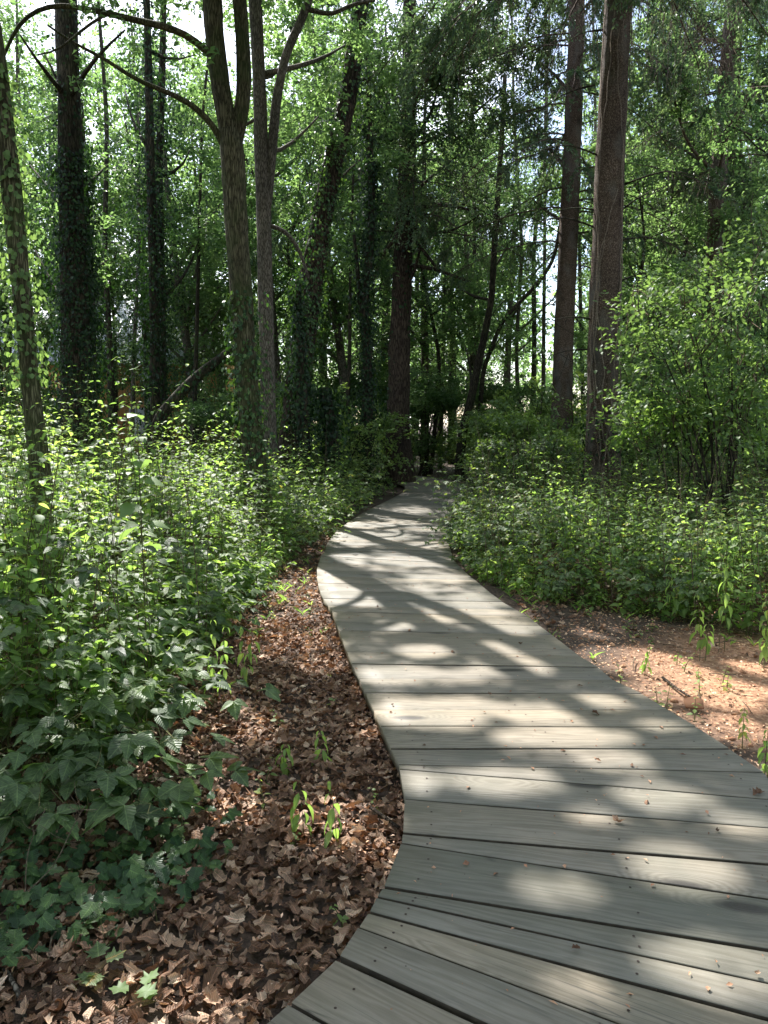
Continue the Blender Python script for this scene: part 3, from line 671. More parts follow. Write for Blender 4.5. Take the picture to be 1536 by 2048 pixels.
HM = [G['herb'], B['stem']]; BM = [G['herbd'], B['stem']]; YM = [G['bright'], B['stem']]
rp = np.random.default_rng(77)
# tall sapling with pale leaves, left foreground
c = atY(282, 1000, 4.3); plant('sapling', 'slender sapling with pale broad leaves at its top rising from the sunlit undergrowth', 'sapling', None, c[0], c[1],
  lambda b: (herb(b, one(c[0], c[1]), np.array([2.05]), rp, .14, LB, 15, .06, .45, .1, 1.2, .7, 1, thick=.006), herb(b, one(c[0]+.03, c[1]), np.array([1.9]), rp, .08, LN, 12, .1, .6, .2, 1.3, .7, 1)), YM)
c2 = atY(232, 1000, 4.0); plant('sapling', 'bare-stemmed leaning sapling left of the pale-leaved one', 'sapling', None, c2[0], c2[1],
  lambda b: herb(b, one(c2[0], c2[1]), np.array([1.35]), rp, .07, LN, 11, .35, .7, .2, 1.2, .3, 1, thick=.006), HM)
# broad bramble shoots low left
for i, (px, py, z, Lc, lab) in enumerate([(250,1480,.35,.55,'bramble shoot with large toothed leaves lit at its tip above the shaded litter'),(120,1430,.4,.7,'bramble shoot arching in the shade at the left edge'),
    (300,1330,.45,.7,'bramble shoot holding broad pale leaves in front of the tall herbs'),(60,1560,.2,.6,'lowest bramble shoot beside the ivy at the left edge'),(200,1350,.5,.75,'bramble shoot between the two arching ones on the left'),(20,1400,.4,.8,'bramble shoot cut by the left edge of view')]):
    c = onz(px, py, z); plant('bramble_shoot', lab, 'bramble', 'bramble shoots at the left edge', c[0], c[1],
      lambda b: (bramble(b, np.repeat(one(c[0], c[1]), 4, 0), np.full(4, Lc), rp, .10, 7, .7, az=rp.uniform(0, 6.28, 4), v0=.1, v1=.6)), BM)
# hanging long-leaved herbs by the left litter and at the right
for (px, py, h, n_, lab) in [(600,1680,.27,1,'thin herb with two hanging long leaves in the sunlit litter'),(672,1700,.30,1,'single stalk with long drooping leaves close to the boards'),
    (430,1420,.55,2,'drooping long-leaved herb at the edge of the left undergrowth'),(500,1380,.5,2,'wilted yellow-green herb in front of the left litter patch'),(560,1540,.16,1,'small dark-leaved herb lying in the litter'),(640,1530,.2,1,'small upright herb with folded leaves near the boards')]:
    c = onz(px, py, 0); plant('long_leaved_herb', lab, 'herb', 'long-leaved herbs beside the boardwalk', c[0], c[1],
      lambda b: [herb(b, one(c[0]+rp.normal(0, .03), c[1]), np.array([h]), rp, .085, LONG, 6, .2, .3, 1.1, 1.1, .4, 1, thick=.0025) for _ in range(n_)], HM)
for (px, py, h, sd, lab) in [(1438,1290,.98,1,'tallest nettle-like stalk with seed spikes rising over the right bank'),(1400,1310,.5,0,'short drooping herb at the foot of the tall seeded stalk'),
    (1528,1330,.55,0,'drooping herb at the right edge above the red soil'),(1290,1340,.2,0,'tiny herb on the red soil'),(1485,1480,.22,0,'low dark-leaved herb on the red soil by the boards'),(1530,1540,.25,0,'low herb touching the right side of the boards'),(1340,1240,.6,0,'drooping herb at the foot of the right thicket')]:
    c = onz(px, py, .05)
    def fn(b):
        for q in range(2 if h > .3 else 1): herb(b, one(c[0]+q*.04, c[1]), np.array([h*(1-.15*q)]), rp, .085 if h > .3 else .055, LONG, 9, .12, .3, 1.0, 1.2, .5, 1, thick=.003)
        if sd:
            for q in range(7):
                z0 = h*(.55+.07*q); a_ = rp.uniform(0, 6.28); P = one(c[0], c[1])[0]+[0, 0, z0]; t_ = np.linspace(0, 1, 16)[:, None]
                L_ = P + t_*np.array([math.cos(a_)*.10, math.sin(a_)*.10, .10])[None]
                b.add(L2, L_, rp.normal(0, 1, (16, 3)), rp.normal(0, 1, (16, 3)), .014, np.full(16, .95))
    plant('seeded_herb' if sd else 'long_leaved_herb', lab, 'herb', 'long-leaved herbs on the right bank', c[0], c[1], fn, HM)
# pale vine leaves at the bottom
for px, py, lab in [(275,2025,'bright green lobed seedling at the bottom edge in a patch of sun'),(200,1975,'dull green lobed seedling beside dry stalks')]:
    c = onz(px, py, 0)
    def fn(b):
        n = 4; a_ = rp.uniform(0, 6.28, n); b.add(MAPLE, np.repeat(one(c[0], c[1]), n, 0)+[0, 0, .05]+np.stack([np.cos(a_)*.02, np.sin(a_)*.02, rp.uniform(0, .03, n)], 1), np.stack([np.cos(a_), np.sin(a_), rp.normal(0, .1, n)], 1), np.stack([rp.normal(0, .2, n), rp.normal(0, .2, n), np.ones(n)], 1), rp.uniform(.05, .075, n), rp.uniform(.5, 1, n))
        stems(b, np.stack([one(c[0], c[1]), one(c[0], c[1])+[0, 0, .055]], 1), .0015, .001, 1)
    plant('lobed_seedling', lab, 'seedling', None, c[0], c[1], fn, YM if 'bright' in lab else BM)
# dry stalks
def stick(name, label, cat, P, r0, r1, group=None, forks=0, mt='twig', sides=7):
    P = np.array(P, float); b0 = P[0].copy(); bag = LeafBag(); bag.raw(*tube(P-b0, np.linspace(r0, r1, len(P)), sides, step=.04, rough=.15))
    for i in range(forks):
        t = rp.uniform(.45, .95); j = t*(len(P)-1); a_ = P[int(j)]+(P[min(int(j)+1, len(P)-1)]-P[int(j)])*(j-int(j)) - b0
        e_ = a_ + rp.normal(0, .035, 3)+[0, 0, .04]; bag.raw(*tube([a_, (a_+e_)/2+rp.normal(0, .004, 3), e_], [r1*1.2, r1, r1*.6], 5))
    return tag(link(name, bag.mesh(name, B[mt]), loc=tuple(b0)), label, cat, group)
stick('dry_stalk', 'pale dry forked stalk leaning over the ivy at bottom left', 'stalk', [onz(0, 1830, .05), onz(110, 1735, .16), onz(150, 1640, .28), onz(172, 1610, .33)], .0022, .001, forks=8)
stick('dry_stalk', 'thin upright dry stalk standing in the ivy', 'stalk', [onz(50, 1860, .02), onz(52, 1700, .2), onz(92, 1615, .3)], .0018, .0009, forks=4)
stick('fallen_stick', 'grey fallen stick lying at the bottom left corner', 'stick', [onz(-10, 1910, .03), onz(25, 1960, .04), onz(48, 2010, .03), onz(52, 2080, .03)], .007, .006, mt='grey')
stick('fallen_stick', 'thin straight stick across the shaded litter', 'stick', [onz(450, 1410, .04), onz(520, 1450, .05), onz(600, 1500, .03)], .0025, .0015)
stick('fallen_stick', 'pale stick lying in front of the bramble shoots', 'stick', [onz(110, 1540, .05), onz(160, 1548, .05), onz(205, 1555, .04)], .007, .005, mt='grey')
stick('fallen_stick', 'dark broken stick on the red soil right of the boards', 'stick', [onz(1325, 1355, .03), onz(1365, 1385, .04), onz(1392, 1400, .03)], .009, .005, mt='brown')
stick('fallen_stick', 'short stout twig with its end against the boards by the lit litter', 'stick', [onz(735, 1610, .05), onz(770, 1635, .06), onz(797, 1655, .06)], .008, .007, mt='brown')
# things lying on the boards
for px, py, s, v, lab in [(755,1216,.035,.25,'curled dark leaf on the boards near the left edge'),(906,1304,.04,.2,'dark crumpled leaf on the middle of the boards'),(1045,1288,.03,.1,'flat dark leaf bit on the boards near the vertical trunk shadow'),
    (1183,1424,.05,.25,'ragged bark-brown leaf on the boards right of centre'),(978,1387,.03,.3,'small brown leaf caught on a board gap'),(1155,1371,.03,.1,'dark leaf bit near the right edge of the boards'),
    (1225,1642,.04,.55,'reddish crumbled leaf on a lower board'),(1436,1660,.02,.05,'black crumb on a board at lower right'),(1292,1606,.035,.35,'brown crumb cluster on a shaded lower board'),(1525,1583,.05,.2,'dark leaf at the right edge of the view on the boards'),
    (1160,1897,.022,.15,'dark square crumb on the near boards'),(1265,1533,.025,.3,'small brown bit in the sun on the boards'),(1508,1948,.018,.8,'tiny orange curl on the nearest lit board'),(850,1488,.018,.05,'small black crumb near the left edge of the boards'),(786,1410,.02,.05,'pair of black crumbs by the left edge')]:
    c = onz(px, py, BZ+.006); W_, T_ = DEAD[rp.integers(0, 12)]; bag = LeafBag(); a_ = rp.uniform(0, 6.28)
    bag.add((W_, T_), np.zeros((1, 3))+[0, 0, .002], np.array([[math.cos(a_), math.sin(a_), 0]]), np.array([[rp.normal(0, .2), rp.normal(0, .2), 1]]), s, np.array([v]))
    tag(link('fallen_leaf', bag.mesh('fallen_leaf', G['dead']), loc=tuple(c)), lab, 'leaf', 'dead leaves and crumbs on the boards')
x = rp.uniform(-.9, 2.2, 1500); y = rp.uniform(1.6, 12, 1500); k = dist_walk(x, y) < .74; x, y = x[k], y[k]; n = len(x); a = rp.uniform(0, 6.28, n); bag = LeafBag()
bag.add(L2, np.stack([x, y, np.full(n, BZ+.005)], 1), np.stack([np.cos(a), np.sin(a), rp.normal(0, .15, n)], 1), np.stack([rp.normal(0, .3, n), rp.normal(0, .3, n), np.ones(n)], 1), rp.uniform(.12, .32, n)**3*.9+.003, rp.uniform(0, .6, n), rp.uniform(.3, 1.2, n))
tag(link('leaf_crumbs', bag.mesh('leaf_crumbs', G['dead'])), kind='stuff')
# red-brown bark chip right
c = onz(1388, 1418, .02); bm_ = []
V_ = np.array([(-.055,-.02,0),(.045,-.025,0),(.06,.02,0),(.02,.045,0),(-.05,.03,0)]); V_ = np.vstack([V_+[0, 0, .022]+V_*[[0, 0, 0]], V_+[0, 0, .012]]); V_[:, 2] += V_[:, 1]*.6+.012
T_ = [(0,1,2),(0,2,3),(0,3,4),(7,6,5),(8,7,5),(9,8,5)]+[q for i in range(5) for q in ((i,5+i,5+(i+1)%5),(i,5+(i+1)%5,(i+1)%5))]
tag(link('bark_chip', mesh_tris('bark_chip', V_, np.array(T_), CR, np.full(10, .15)), loc=tuple(c)), 'flat red-brown bark chip lying on the red soil beside the boards', 'bark chip')

# ------------------------------------------------------------------ trees
def trace(p, Y):
    """picture points (x, y, half width) at a distance -> a path of metres"""
    P = np.array([atY(a, b_, Y) for a, b_, _ in p]); r = np.array([q[2] for q in p])*Y/F; return P, r
def canopy(bag, blobs, r, leaf=.1, tpl=L2, per=70, clus=.42, cull=True, m=0, ms=1, origin=None, twigs=True, dens=1.0, vb=(0, 1), flat=.55):
    """blobs: (centre, radius xyz, clusters). Twigs carry sprays of leaves; gaps stay between sprays."""
    for c, rad, k in blobs:
        c = np.array(c, float); rad = np.array(rad, float)*np.ones(3); k = int(k*dens)
        u = nrm(r.normal(0, 1, (k, 3)))*(r.random((k, 1))**.45); C = c+u*rad
        cs = clus*r.uniform(.55, 1.35, k); axis_ = nrm(u*np.array([1, 1, .25])+r.normal(0, .5, (k, 3)))
        n = per; s_ = r.uniform(-1, 1, (k, n)); sid = r.normal(0, .42, (k, n)); vz = r.normal(0, .16, (k, n))
        side = nrm(np.cross(axis_, np.array([0, 0, 1.])))
        P = C[:, None] + cs[:, None, None]*(s_[..., None]*axis_[:, None] + (sid*(1.1-np.abs(s_)*.6))[..., None]*side[:, None])
        P[..., 2] += cs[:, None]*(vz - flat*.5*s_**2)
        P = P.reshape(-1, 3); N_ = len(P)
        d = np.repeat(axis_, n, 0)+r.normal(0, .8, (N_, 3))*[1, 1, .45]+[0, 0, -.25]
        nn = np.stack([r.normal(0, .5, N_), r.normal(0, .5, N_), np.ones(N_)], 1)
        sz = leaf*r.uniform(.65, 1.3, N_); v = np.clip(np.repeat(r.uniform(vb[0], vb[1], k), n)*.65+r.random(N_)*.35, 0, 1)
        keep = np.ones(N_, bool)
        if cull:
            keep = ~(lit(P) | lit(P+nrm(d)*sz[:, None]*.9)); E_ = C-axis_*cs[:, None]; M_ = E_*.6+c*.4; ok = ~(lit(C) | lit(E_) | lit(M_) | lit((E_+C)/2) | lit((E_+M_)/2) | lit(M_*.7+c*.3) | lit(C+axis_*cs[:, None]*.6)); C = C[ok]; cs = cs[ok]; axis_ = axis_[ok]; k = len(C)
        bag.add(tpl, P[keep], d[keep], nn[keep], sz[keep], v[keep], 1.0, m)
        if twigs:
            e0 = C - axis_*cs[:, None]; mid = (e0*.6+c*.4)+r.normal(0, .12, (k, 3))-[0, 0, .1]
            q = np.stack([e0*.35+c*.65, mid, e0, C+axis_*cs[:, None]*.7], 1); stems(bag, q, .010, .003, ms)
def trunk_ivy(bag, P, r, rnd, dens=260, t0=0, t1=1, leaf=.06, off=.05, sides=(0, 6.283), m=0):
    d = np.concatenate([[0], np.cumsum(np.linalg.norm(np.diff(P, axis=0), axis=1))]); Lh = d[-1]*(t1-t0); n = int(dens*Lh)
    t = d[-1]*(t0+(t1-t0)*rnd.random(n)); C = np.stack([np.interp(t, d, P[:, i]) for i in range(3)], 1); rr = np.interp(t, d, r)
    a = rnd.uniform(sides[0], sides[1], n); o_ = np.stack([np.cos(a), np.sin(a), np.zeros(n)], 1)
    lump = .6*fbm(a*1.0+3, C[:, 2]*.9)+.4*fbm(a*2.5, C[:, 2]*3); keep = lump > .40
    pos = C+o_*(rr+off*rnd.random(n)**1.4*(.2+9*np.clip(lump-.38, 0, 1)))[:, None]
    tang = np.stack([-np.sin(a), np.cos(a), np.zeros(n)], 1)
    dd_ = np.array([0, 0, -.8])+tang*rnd.normal(0, .6, (n, 1))+o_*rnd.uniform(0, .6, (n, 1)); nn = o_+rnd.normal(0, .6, (n, 3))+[0, 0, .35]
    bag.add(L4, pos[keep], dd_[keep], nn[keep], leaf*rnd.uniform(.6, 1.3, keep.sum()), None, 1.3, m)
def bough(bag, base, az, Ln, r, rise=.15, droop=.5, twn=34, need=46, nl=.075, m=0, ms=1, cull=True):
    """a conifer bough: arched axis, twigs that hang, needles in sprays"""
    t = np.linspace(0, 1, 9); ca, sa = math.cos(az), math.sin(az)
    P = np.stack([base[0]+ca*Ln*t, base[1]+sa*Ln*t, base[2]+Ln*(rise*t-droop*t**2)], 1)+np.cumsum(r.normal(0, .02, (9, 3)), 0)
    V_, T_ = tube(P, np.linspace(.022, .005, 9), 5); bag.raw(V_, T_, .5, ms)
    tt = r.uniform(.12, 1, twn); C = np.stack([np.interp(tt, t, P[:, i]) for i in range(3)], 1)
    sg = np.where(r.random(twn) < .5, 1, -1); az2 = az+sg*r.uniform(.35, 1.3, twn); tl_ = Ln*.26*(1.25-tt)*r.uniform(.7, 1.4, twn)+.18
    u = np.linspace(0, 1, 5); hang = r.uniform(.5, 1.3, twn)
    W_ = C[:, None]+tl_[:, None, None]*np.stack([np.cos(az2)[:, None]*u[None]*(1-.35*u[None]), np.sin(az2)[:, None]*u[None]*(1-.35*u[None]), -hang[:, None]*u[None]**1.6], -1)
    stems(bag, W_, .005, .002, ms)
    uu = r.random((twn, need)); q = uu*4; i0 = np.minimum(q.astype(int), 3); f = (q-i0)[..., None]
    idx = np.arange(twn)[:, None]; pos = W_[idx, i0]*(1-f)+W_[idx, i0+1]*f; tg = nrm(W_[idx, i0+1]-W_[idx, i0])
    pos = pos.reshape(-1, 3); tg = tg.reshape(-1, 3); k = len(pos)
    side = nrm(np.cross(tg, r.normal(0, 1, (k, 3)))); d = tg*.9+side*r.uniform(.5, 1.1, (k, 1))+[0, 0, -.15]
    keep = ~(lit(pos) | lit(pos+nrm(d)*nl)) if cull else np.ones(k, bool)
    v = np.clip(.5*r.random(k)+.5*np.repeat(r.random(twn), need), 0, 1)
    bag.add(L2, pos[keep], d[keep], r.normal(0, 1, (keep.sum(), 3))+[0, 0, .8], nl*r.uniform(.7, 1.4, keep.sum()), v[keep], .6, m)

def clear_limb(a_, c_, md=None):
    t_ = np.linspace(0, 1, 24)[:, None]; a_ = np.array(a_); c_ = np.array(c_); md = (a_+c_)/2 if md is None else md
    q = (1-t_)**2*a_+2*t_*(1-t_)*(2*md-(a_+c_)/2)+t_*t_*c_
    return spot(q).sum() >= 1
rt = np.random.default_rng(404)
def build_tree(name, label, cat, Y, trunk, barkm, branches=(), ivy=None, blobs=(), pxblobs=(), leafm='canopy', leaf=.1, per=70, boughs=None, group=None, ivym='ivy', sides=14, rough=.12, clus=.42, vb=(0, 1), dens=1.0, thin=(), cullb=True):
    P, r = trace(trunk, Y); b0 = np.array([P[0][0], P[0][1], gz(P[0][0], P[0][1])-.05]); P[0] = b0
    e = empty(name, b0, label, cat, group)
    r2 = r.copy(); r2[0] *= 1.25
    bag = LeafBag(); bag.raw(*tube(P-b0, r2, sides, rough, seed=rt.integers(1, 90), step=.22))
    link('trunk', bag.mesh('trunk', B[barkm], smooth=True), e)
    for br in branches:
        off_ = [q[3] if len(q) > 3 else 0 for q in br]
        Pb = np.array([atY(q[0], q[1], Y+f_) for q, f_ in zip(br, off_)]); rb_ = np.array([q[2]*(Y+f_)/F for q, f_ in zip(br, off_)])
        bb = LeafBag(); bb.raw(*tube(Pb-b0, rb_, 9, .1, seed=rt.integers(1, 90), step=.15)); link('branch', bb.mesh('branch', B[barkm], smooth=True), e)
    if thin:      # small dead side branches
        for (px, py, dx_, dy_, dY) in thin:
            bb = LeafBag()
            a_ = atY(px, py, Y); c_ = atY(px+dx_, py+dy_, Y+dY); md = (a_+c_)/2+[0, 0, .05*abs(dx_)/40]
            bb.raw(*tube(np.array([a_, md, c_])-b0, [.016, .010, .004], 5, step=.2))
            for _ in range(3):
                f = rt.uniform(.3, .95); s0 = a_*(1-f)+c_*f; s1 = s0+rt.normal(0, .22, 3)-[0, 0, .1]; bb.raw(*tube(np.array([s0, s1])-b0, [.006, .002], 4))
            link('dead_branch', bb.mesh('dead_branch', B[barkm if barkm != 'spruce' else 'dark']), e)
        
    if ivy:
        bb = LeafBag()
        for (t0, t1, dn, off, lf) in ivy: trunk_ivy(bb, P-b0, r, rt, dn, t0, t1, lf, off)
        link('ivy', bb.mesh('ivy', G[ivym]), e)
    bl = list(blobs) + [(atY(px, py, Y+dY), (rp_*Y/F, max(rp_*Y/F, .8), rpy*Y/F), n) for (px, py, rp_, rpy, dY, n) in pxblobs]
    if bl or boughs:
        cb = LeafBag(); top = P[-1]
        for c_, rad, n in bl:      # limbs to the leafy masses
            if clear_limb(P[int(np.argmin(np.abs(P[:, 2]-(c_[2]-1.0))))], c_): continue
            c_ = np.array(c_, float); i = int(np.argmin(np.abs(P[:, 2]-(c_[2]-1.0)))); s0 = P[i]
            if np.linalg.norm(s0-c_) < 9:
                md = (s0+c_)/2+rt.normal(0, .2, 3)-[0, 0, .15]; cb.raw(*tube(np.array([s0, md, c_]), [.055, .035, .015], 6, step=.4), v=.5, m=1)
        canopy(cb, bl, rt, leaf, per=per, clus=clus, vb=vb, dens=dens, cull=cullb)
        if boughs:
            for (z, az, Ln, dr, tw) in boughs:
                s0 = np.array([np.interp(z, P[:, 2], P[:, 0]), np.interp(z, P[:, 2], P[:, 1]), z]); bough(cb, s0, az, Ln, rt, .15, dr, tw)
        for i in range(len(cb.V)): cb.V[i] = cb.V[i]-b0
        link('crown', cb.mesh('crown', [G[leafm], B[barkm]]), e)
    return e
ell = lambda x, y, z, rx, ry, rz, n: ((x, y, z), (rx, ry, rz), n)
# ---- the traced trees
build_tree('slim_tree', 'slim leaning tree with sunlit ivy at the far left edge', 'tree', 7,
 [(100,1200,22),(78,900,19),(62,790,17),(50,650,17),(35,500,18),(20,350,18),(5,220,18),(-10,100,17),(-40,-100,15),(-70,-500,11)], 'green',
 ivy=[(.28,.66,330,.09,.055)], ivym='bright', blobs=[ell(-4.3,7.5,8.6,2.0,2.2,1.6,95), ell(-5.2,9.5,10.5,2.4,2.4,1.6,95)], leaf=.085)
build_tree('ivy_clad_tree', 'broad dark trunk thickly clad in ivy on the left', 'tree', 14,
 [(152,1030,27),(150,780,26),(149,600,26),(142,400,23),(138,200,20),(135,80,20),(128,-150,16),(125,-500,10)], 'dark',
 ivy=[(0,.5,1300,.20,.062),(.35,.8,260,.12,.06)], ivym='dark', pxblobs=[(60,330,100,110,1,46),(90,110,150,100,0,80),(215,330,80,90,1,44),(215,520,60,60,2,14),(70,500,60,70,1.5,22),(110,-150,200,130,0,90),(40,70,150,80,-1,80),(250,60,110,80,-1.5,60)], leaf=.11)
build_tree('ivy_clad_tree', 'narrower ivy-clad trunk just right of the broad dark one', 'tree', 15.5,
 [(185,1010,13),(180,780,13),(176,600,13),(170,480,11),(164,320,9),(160,200,6)], 'dark', ivy=[(0,.9,1000,.2,.065)], ivym='dark')
build_tree('ivy_clad_tree', 'left one of a pair of thin ivy-covered trunks behind the forked tree', 'tree', 18,
 [(312,985,9),(308,600,9),(300,300,8),(296,100,7),(290,-120,6),(285,-350,4)], 'dark', ivy=[(0,.8,520,.46,.07)], ivym='dark',
 pxblobs=[(290,330,90,90,0,34),(250,180,90,80,1,30),(290,-60,150,90,0,60),(390,110,110,110,1,44)], leaf=.12)
build_tree('ivy_clad_tree', 'right one of a pair of thin ivy-covered trunks behind the forked tree', 'tree', 18.6,
 [(328,980,7),(322,600,8),(318,350,7),(325,120,6),(330,-120,5)], 'dark', ivy=[(0,.75,400,.44,.07)], ivym='dark', pxblobs=[(380,300,80,80,0,24),(400,470,70,60,1,22)], leaf=.12)
build_tree('forked_tree', 'olive fissured trunk forking into two stems left of the boardwalk', 'tree', 11,
 [(522,1078,28),(512,950,24),(496,780,21),(483,600,21.5),(471,420,21.5),(465,300,23),(460,262,21)], 'green', sides=18, rough=.1,
 branches=[[(462,285,20),(452,230,19),(440,170,18),(430,90,18),(425,0,18),(418,-120,16),(400,-320,12)],
           [(466,300,15),(479,250,14.5),(488,190,14),(487,110,13.5),(482,40,13),(474,-60,12),(462,-260,9)],
           [(430,118,8,0),(405,92,7,-.1),(360,60,6.5,-.3),(290,45,6,-.5),(230,30,5.5,-.7),(185,20,5,-.8),(120,8,4.5,-.9),(70,18,4,-1),(30,55,3.5,-1),(5,120,2.5,-1)],
           [(452,300,7,0),(425,245,6,-.1),(380,205,5.5,-.3),(330,182,4.5,-.4),(270,160,4,-.6),(200,110,3,-.7),(150,90,2.5,-.8),(95,50,2,-.9)],
           [(205,33,3,-.8),(160,60,2.5,-.9),(120,105,2,-1),(75,110,1.4,-1)]],
 ivy=[(.0,.62,520,.12,.062)], blobs=[ell(-3.4,11.3,9.3,2.3,2.0,1.5,100), ell(-1.0,11.5,9.8,2.2,2.0,1.5,110), ell(-2.2,12.5,12,2.6,2.4,1.8,100), ell(-3.6,8.8,8.8,1.8,1.8,1.2,70)], leaf=.09,
 pxblobs=[(150,60,130,55,-.9,14),(280,120,90,60,-.6,8)])
build_tree('grey_tree', 'pale grey-brown trunk directly behind the forked tree with a sunlit side stem', 'tree', 14,
 [(540,1024,17),(536,800,15),(531,600,14.5),(528,450,14),(523,300,14),(518,150,12),(510,0,13),(503,-200,10)], 'grey',
 branches=[[(532,420,10),(543,310,9.5),(553,200,9),(569,115,8),(598,50,8),(618,5,8),(630,-120,6)],[(612,18,5),(640,22,4.5),(662,36,4),(690,12,3.5),(750,0,3)],[(532,225,4),(510,240,3.5),(488,252,2.5)],[(534,450,4),(570,458,4),(600,500,3.5),(618,560,2.5)]],
 pxblobs=[(570,120,100,90,1.5,34),(560,330,90,90,2,28),(640,230,80,80,1,26),(560,-130,180,120,0,90),(690,90,60,60,1,16)], leaf=.1, vb=(.3,1))
build_tree('ivy_clad_tree', 'ivy-wrapped trunk leaning to the right over the left undergrowth', 'tree', 16,
 [(572,1000,27),(590,830,25),(603,700,24),(622,560,22),(645,430,20),(672,300,18),(700,170,17),(718,40,15),(730,-120,13),(745,-350,9)], 'brown',
 ivy=[(.12,.95,800,.17,.065)], pxblobs=[(720,320,90,80,1,30),(680,520,80,90,2,30),(750,150,80,90,1,30),(620,420,60,60,3,14),(740,-100,160,100,0,80)], leaf=.11, vb=(.3,1))
build_tree('ivy_clad_tree', 'short dark ivy-covered stem in front of the leaning trunk foot', 'tree', 15,
 [(612,1010,13),(607,860,12),(603,760,11),(600,690,8),(596,560,5)], 'dark', ivy=[(0,1,520,.12,.075)], ivym='dark')
build_tree('ivy_clad_stump', 'low ivy-covered stump between the leaning trunk and the dark stems', 'tree stump', 15.5,
 [(668,985,14),(664,870,13),(655,800,11),(650,775,6)], 'dark', ivy=[(0,1,900,.16,.075)], ivym='dark')
build_tree('ivy_clad_tree', 'dark slender ivy-covered trunk left of the big brown conifer', 'tree', 17,
 [(728,995,11),(735,850,11),(735,700,9),(728,600,8),(738,520,8),(745,420,7),(740,300,6),(735,100,5)], 'dark', ivy=[(0,.9,760,.2,.065)], ivym='dark',
 branches=[[(735,690,6),(720,610,5),(715,540,4),(708,470,3)]], pxblobs=[(720,470,70,70,1,20)], leaf=.11)
build_tree('conifer', 'thick red-brown fissured conifer trunk at the centre beside the path', 'conifer', 20,
 [(800,970,27),(796,880,24),(797,780,22),(803,600,20),(808,450,18),(812,400,17),(815,300,16),(818,150,14),(820,-50,12),(822,-300,8)], 'brown', leafm='needle',
 branches=[[(818,408,5,0),(845,414,4.5,-.5),(885,408,4,-1),(940,420,2.5,-1.6)],[(820,470,4,0),(850,505,3.5,-.4),(880,545,2.5,-.7)],[(800,470,4,0),(770,500,3.5,-.3),(745,560,2.5,-.5)],[(818,530,4,0),(870,538,3.5,-.5),(930,560,2.5,-1)]],
 ivy=[(.25,.45,60,.1,.09)], ivym='dark', cullb=False, leaf=.085, per=110, clus=.55, pxblobs=[(830,330,70,70,-1.5,22),(780,180,80,90,-1.5,30),(880,140,90,90,-2,36),(930,300,80,80,-1,30),(880,60,120,70,-2,36),(960,430,70,50,0,18),(1000,180,70,80,-1,26),(1010,60,80,60,-1,22),(850,430,60,40,-1,12)],
 boughs=[(z, rt.uniform(0, 6.28), rt.uniform(2.6, 4.4), rt.uniform(.35, .7), 46) for z in np.linspace(6.2, 15, 54)])
sp_thin = [(1190,640,-110,12,-.4),(1190,455,-130,-6,-.6),(1188,420,-90,10,.5),(1240,640,95,-26,-.5),(1243,420,95,-50,-.4),(1245,560,80,-8,.6),(1192,540,-60,-10,.5),(1195,310,-130,-4,-.8),(1245,370,190,-4,-.8),(1190,170,-120,60,.4),(1205,60,-90,40,-.8),(1238,690,90,30,.5),(1185,700,-80,10,.3),(1242,480,110,14,.5)]
build_tree('spruce_tree', 'nearest spruce trunk with scaly bark and winding ivy stems right of the boardwalk', 'conifer', 12,
 [(1200,1052,40),(1203,920,33),(1205,800,30),(1208,650,29),(1213,500,27),(1219,350,27),(1226,200,26),(1234,60,25),(1239,-60,23),(1250,-350,19),(1265,-900,9)], 'spruce', leafm='needle', sides=22, rough=.08, thin=sp_thin,
 ivy=[(.0,.14,260,.09,.05)], ivym='dark',
 boughs=[(z, rt.uniform(0, 6.28), rt.uniform(2.3, 4.0), rt.uniform(.35, .75), 50) for z in np.linspace(8.0, 15, 40)] + [(9.2, 3.0, 3.6, .75, 60), (8.7, 3.5, 3.3, .8, 60), (9.0, 2.7, 3.4, .7, 60), (8.6, 3.9, 3.0, .8, 50), (8.9, .2, 3.4, .75, 60), (9.0, -.4, 3.0, .8, 60), (8.8, .7, 3.1, .8, 50)])
build_tree('spruce_tree', 'straight spruce trunk standing just behind and left of the nearest spruce', 'conifer', 18,
 [(1121,985,22),(1124,780,20),(1128,650,19),(1136,500,18),(1142,350,17),(1148,200,16),(1153,80,15),(1153,-60,14),(1160,-300,11)], 'spruce', leafm='needle', sides=18, rough=.08,
 cullb=False, leaf=.08, per=110, clus=.5, pxblobs=[(1075,120,50,80,1,20),(1060,260,50,50,1,14),(1190,130,40,60,1,12)],
 thin=[(1110,610,-90,4,-.4),(1160,620,60,-10,.3),(1125,470,-90,-40,-.6),(1158,400,50,20,.4),(1130,300,-100,20,-.6),(1160,250,60,-10,.4),(1110,500,-50,60,.4)],
 boughs=[(z, rt.uniform(0, 6.28), rt.uniform(2.2, 3.8), rt.uniform(.4, .75), 46) for z in np.linspace(5.8, 15.5, 62)])
build_tree('spruce_tree', 'slimmer spruce trunk at the upper right above the bright shrub', 'conifer', 19,
 [(1408,975,17),(1418,700,16),(1427,520,15),(1438,350,15),(1448,200,13.5),(1458,80,12),(1466,-50,11),(1480,-300,8)], 'spruce', leafm='needle',
 cullb=False, leaf=.08, per=110, clus=.5, pxblobs=[(1330,120,80,80,-2,30),(1520,150,50,90,-1,20),(1400,60,90,50,1.5,22),(1330,280,60,50,1,10)],
 thin=[(1425,365,-130,10,-.5),(1440,300,-70,-20,.3),(1450,400,70,20,.4),(1420,420,-90,40,.4)],
 boughs=[(z, rt.uniform(0, 6.28), rt.uniform(2.2, 3.8), rt.uniform(.4, .75), 46) for z in np.linspace(7.6, 16, 44)])
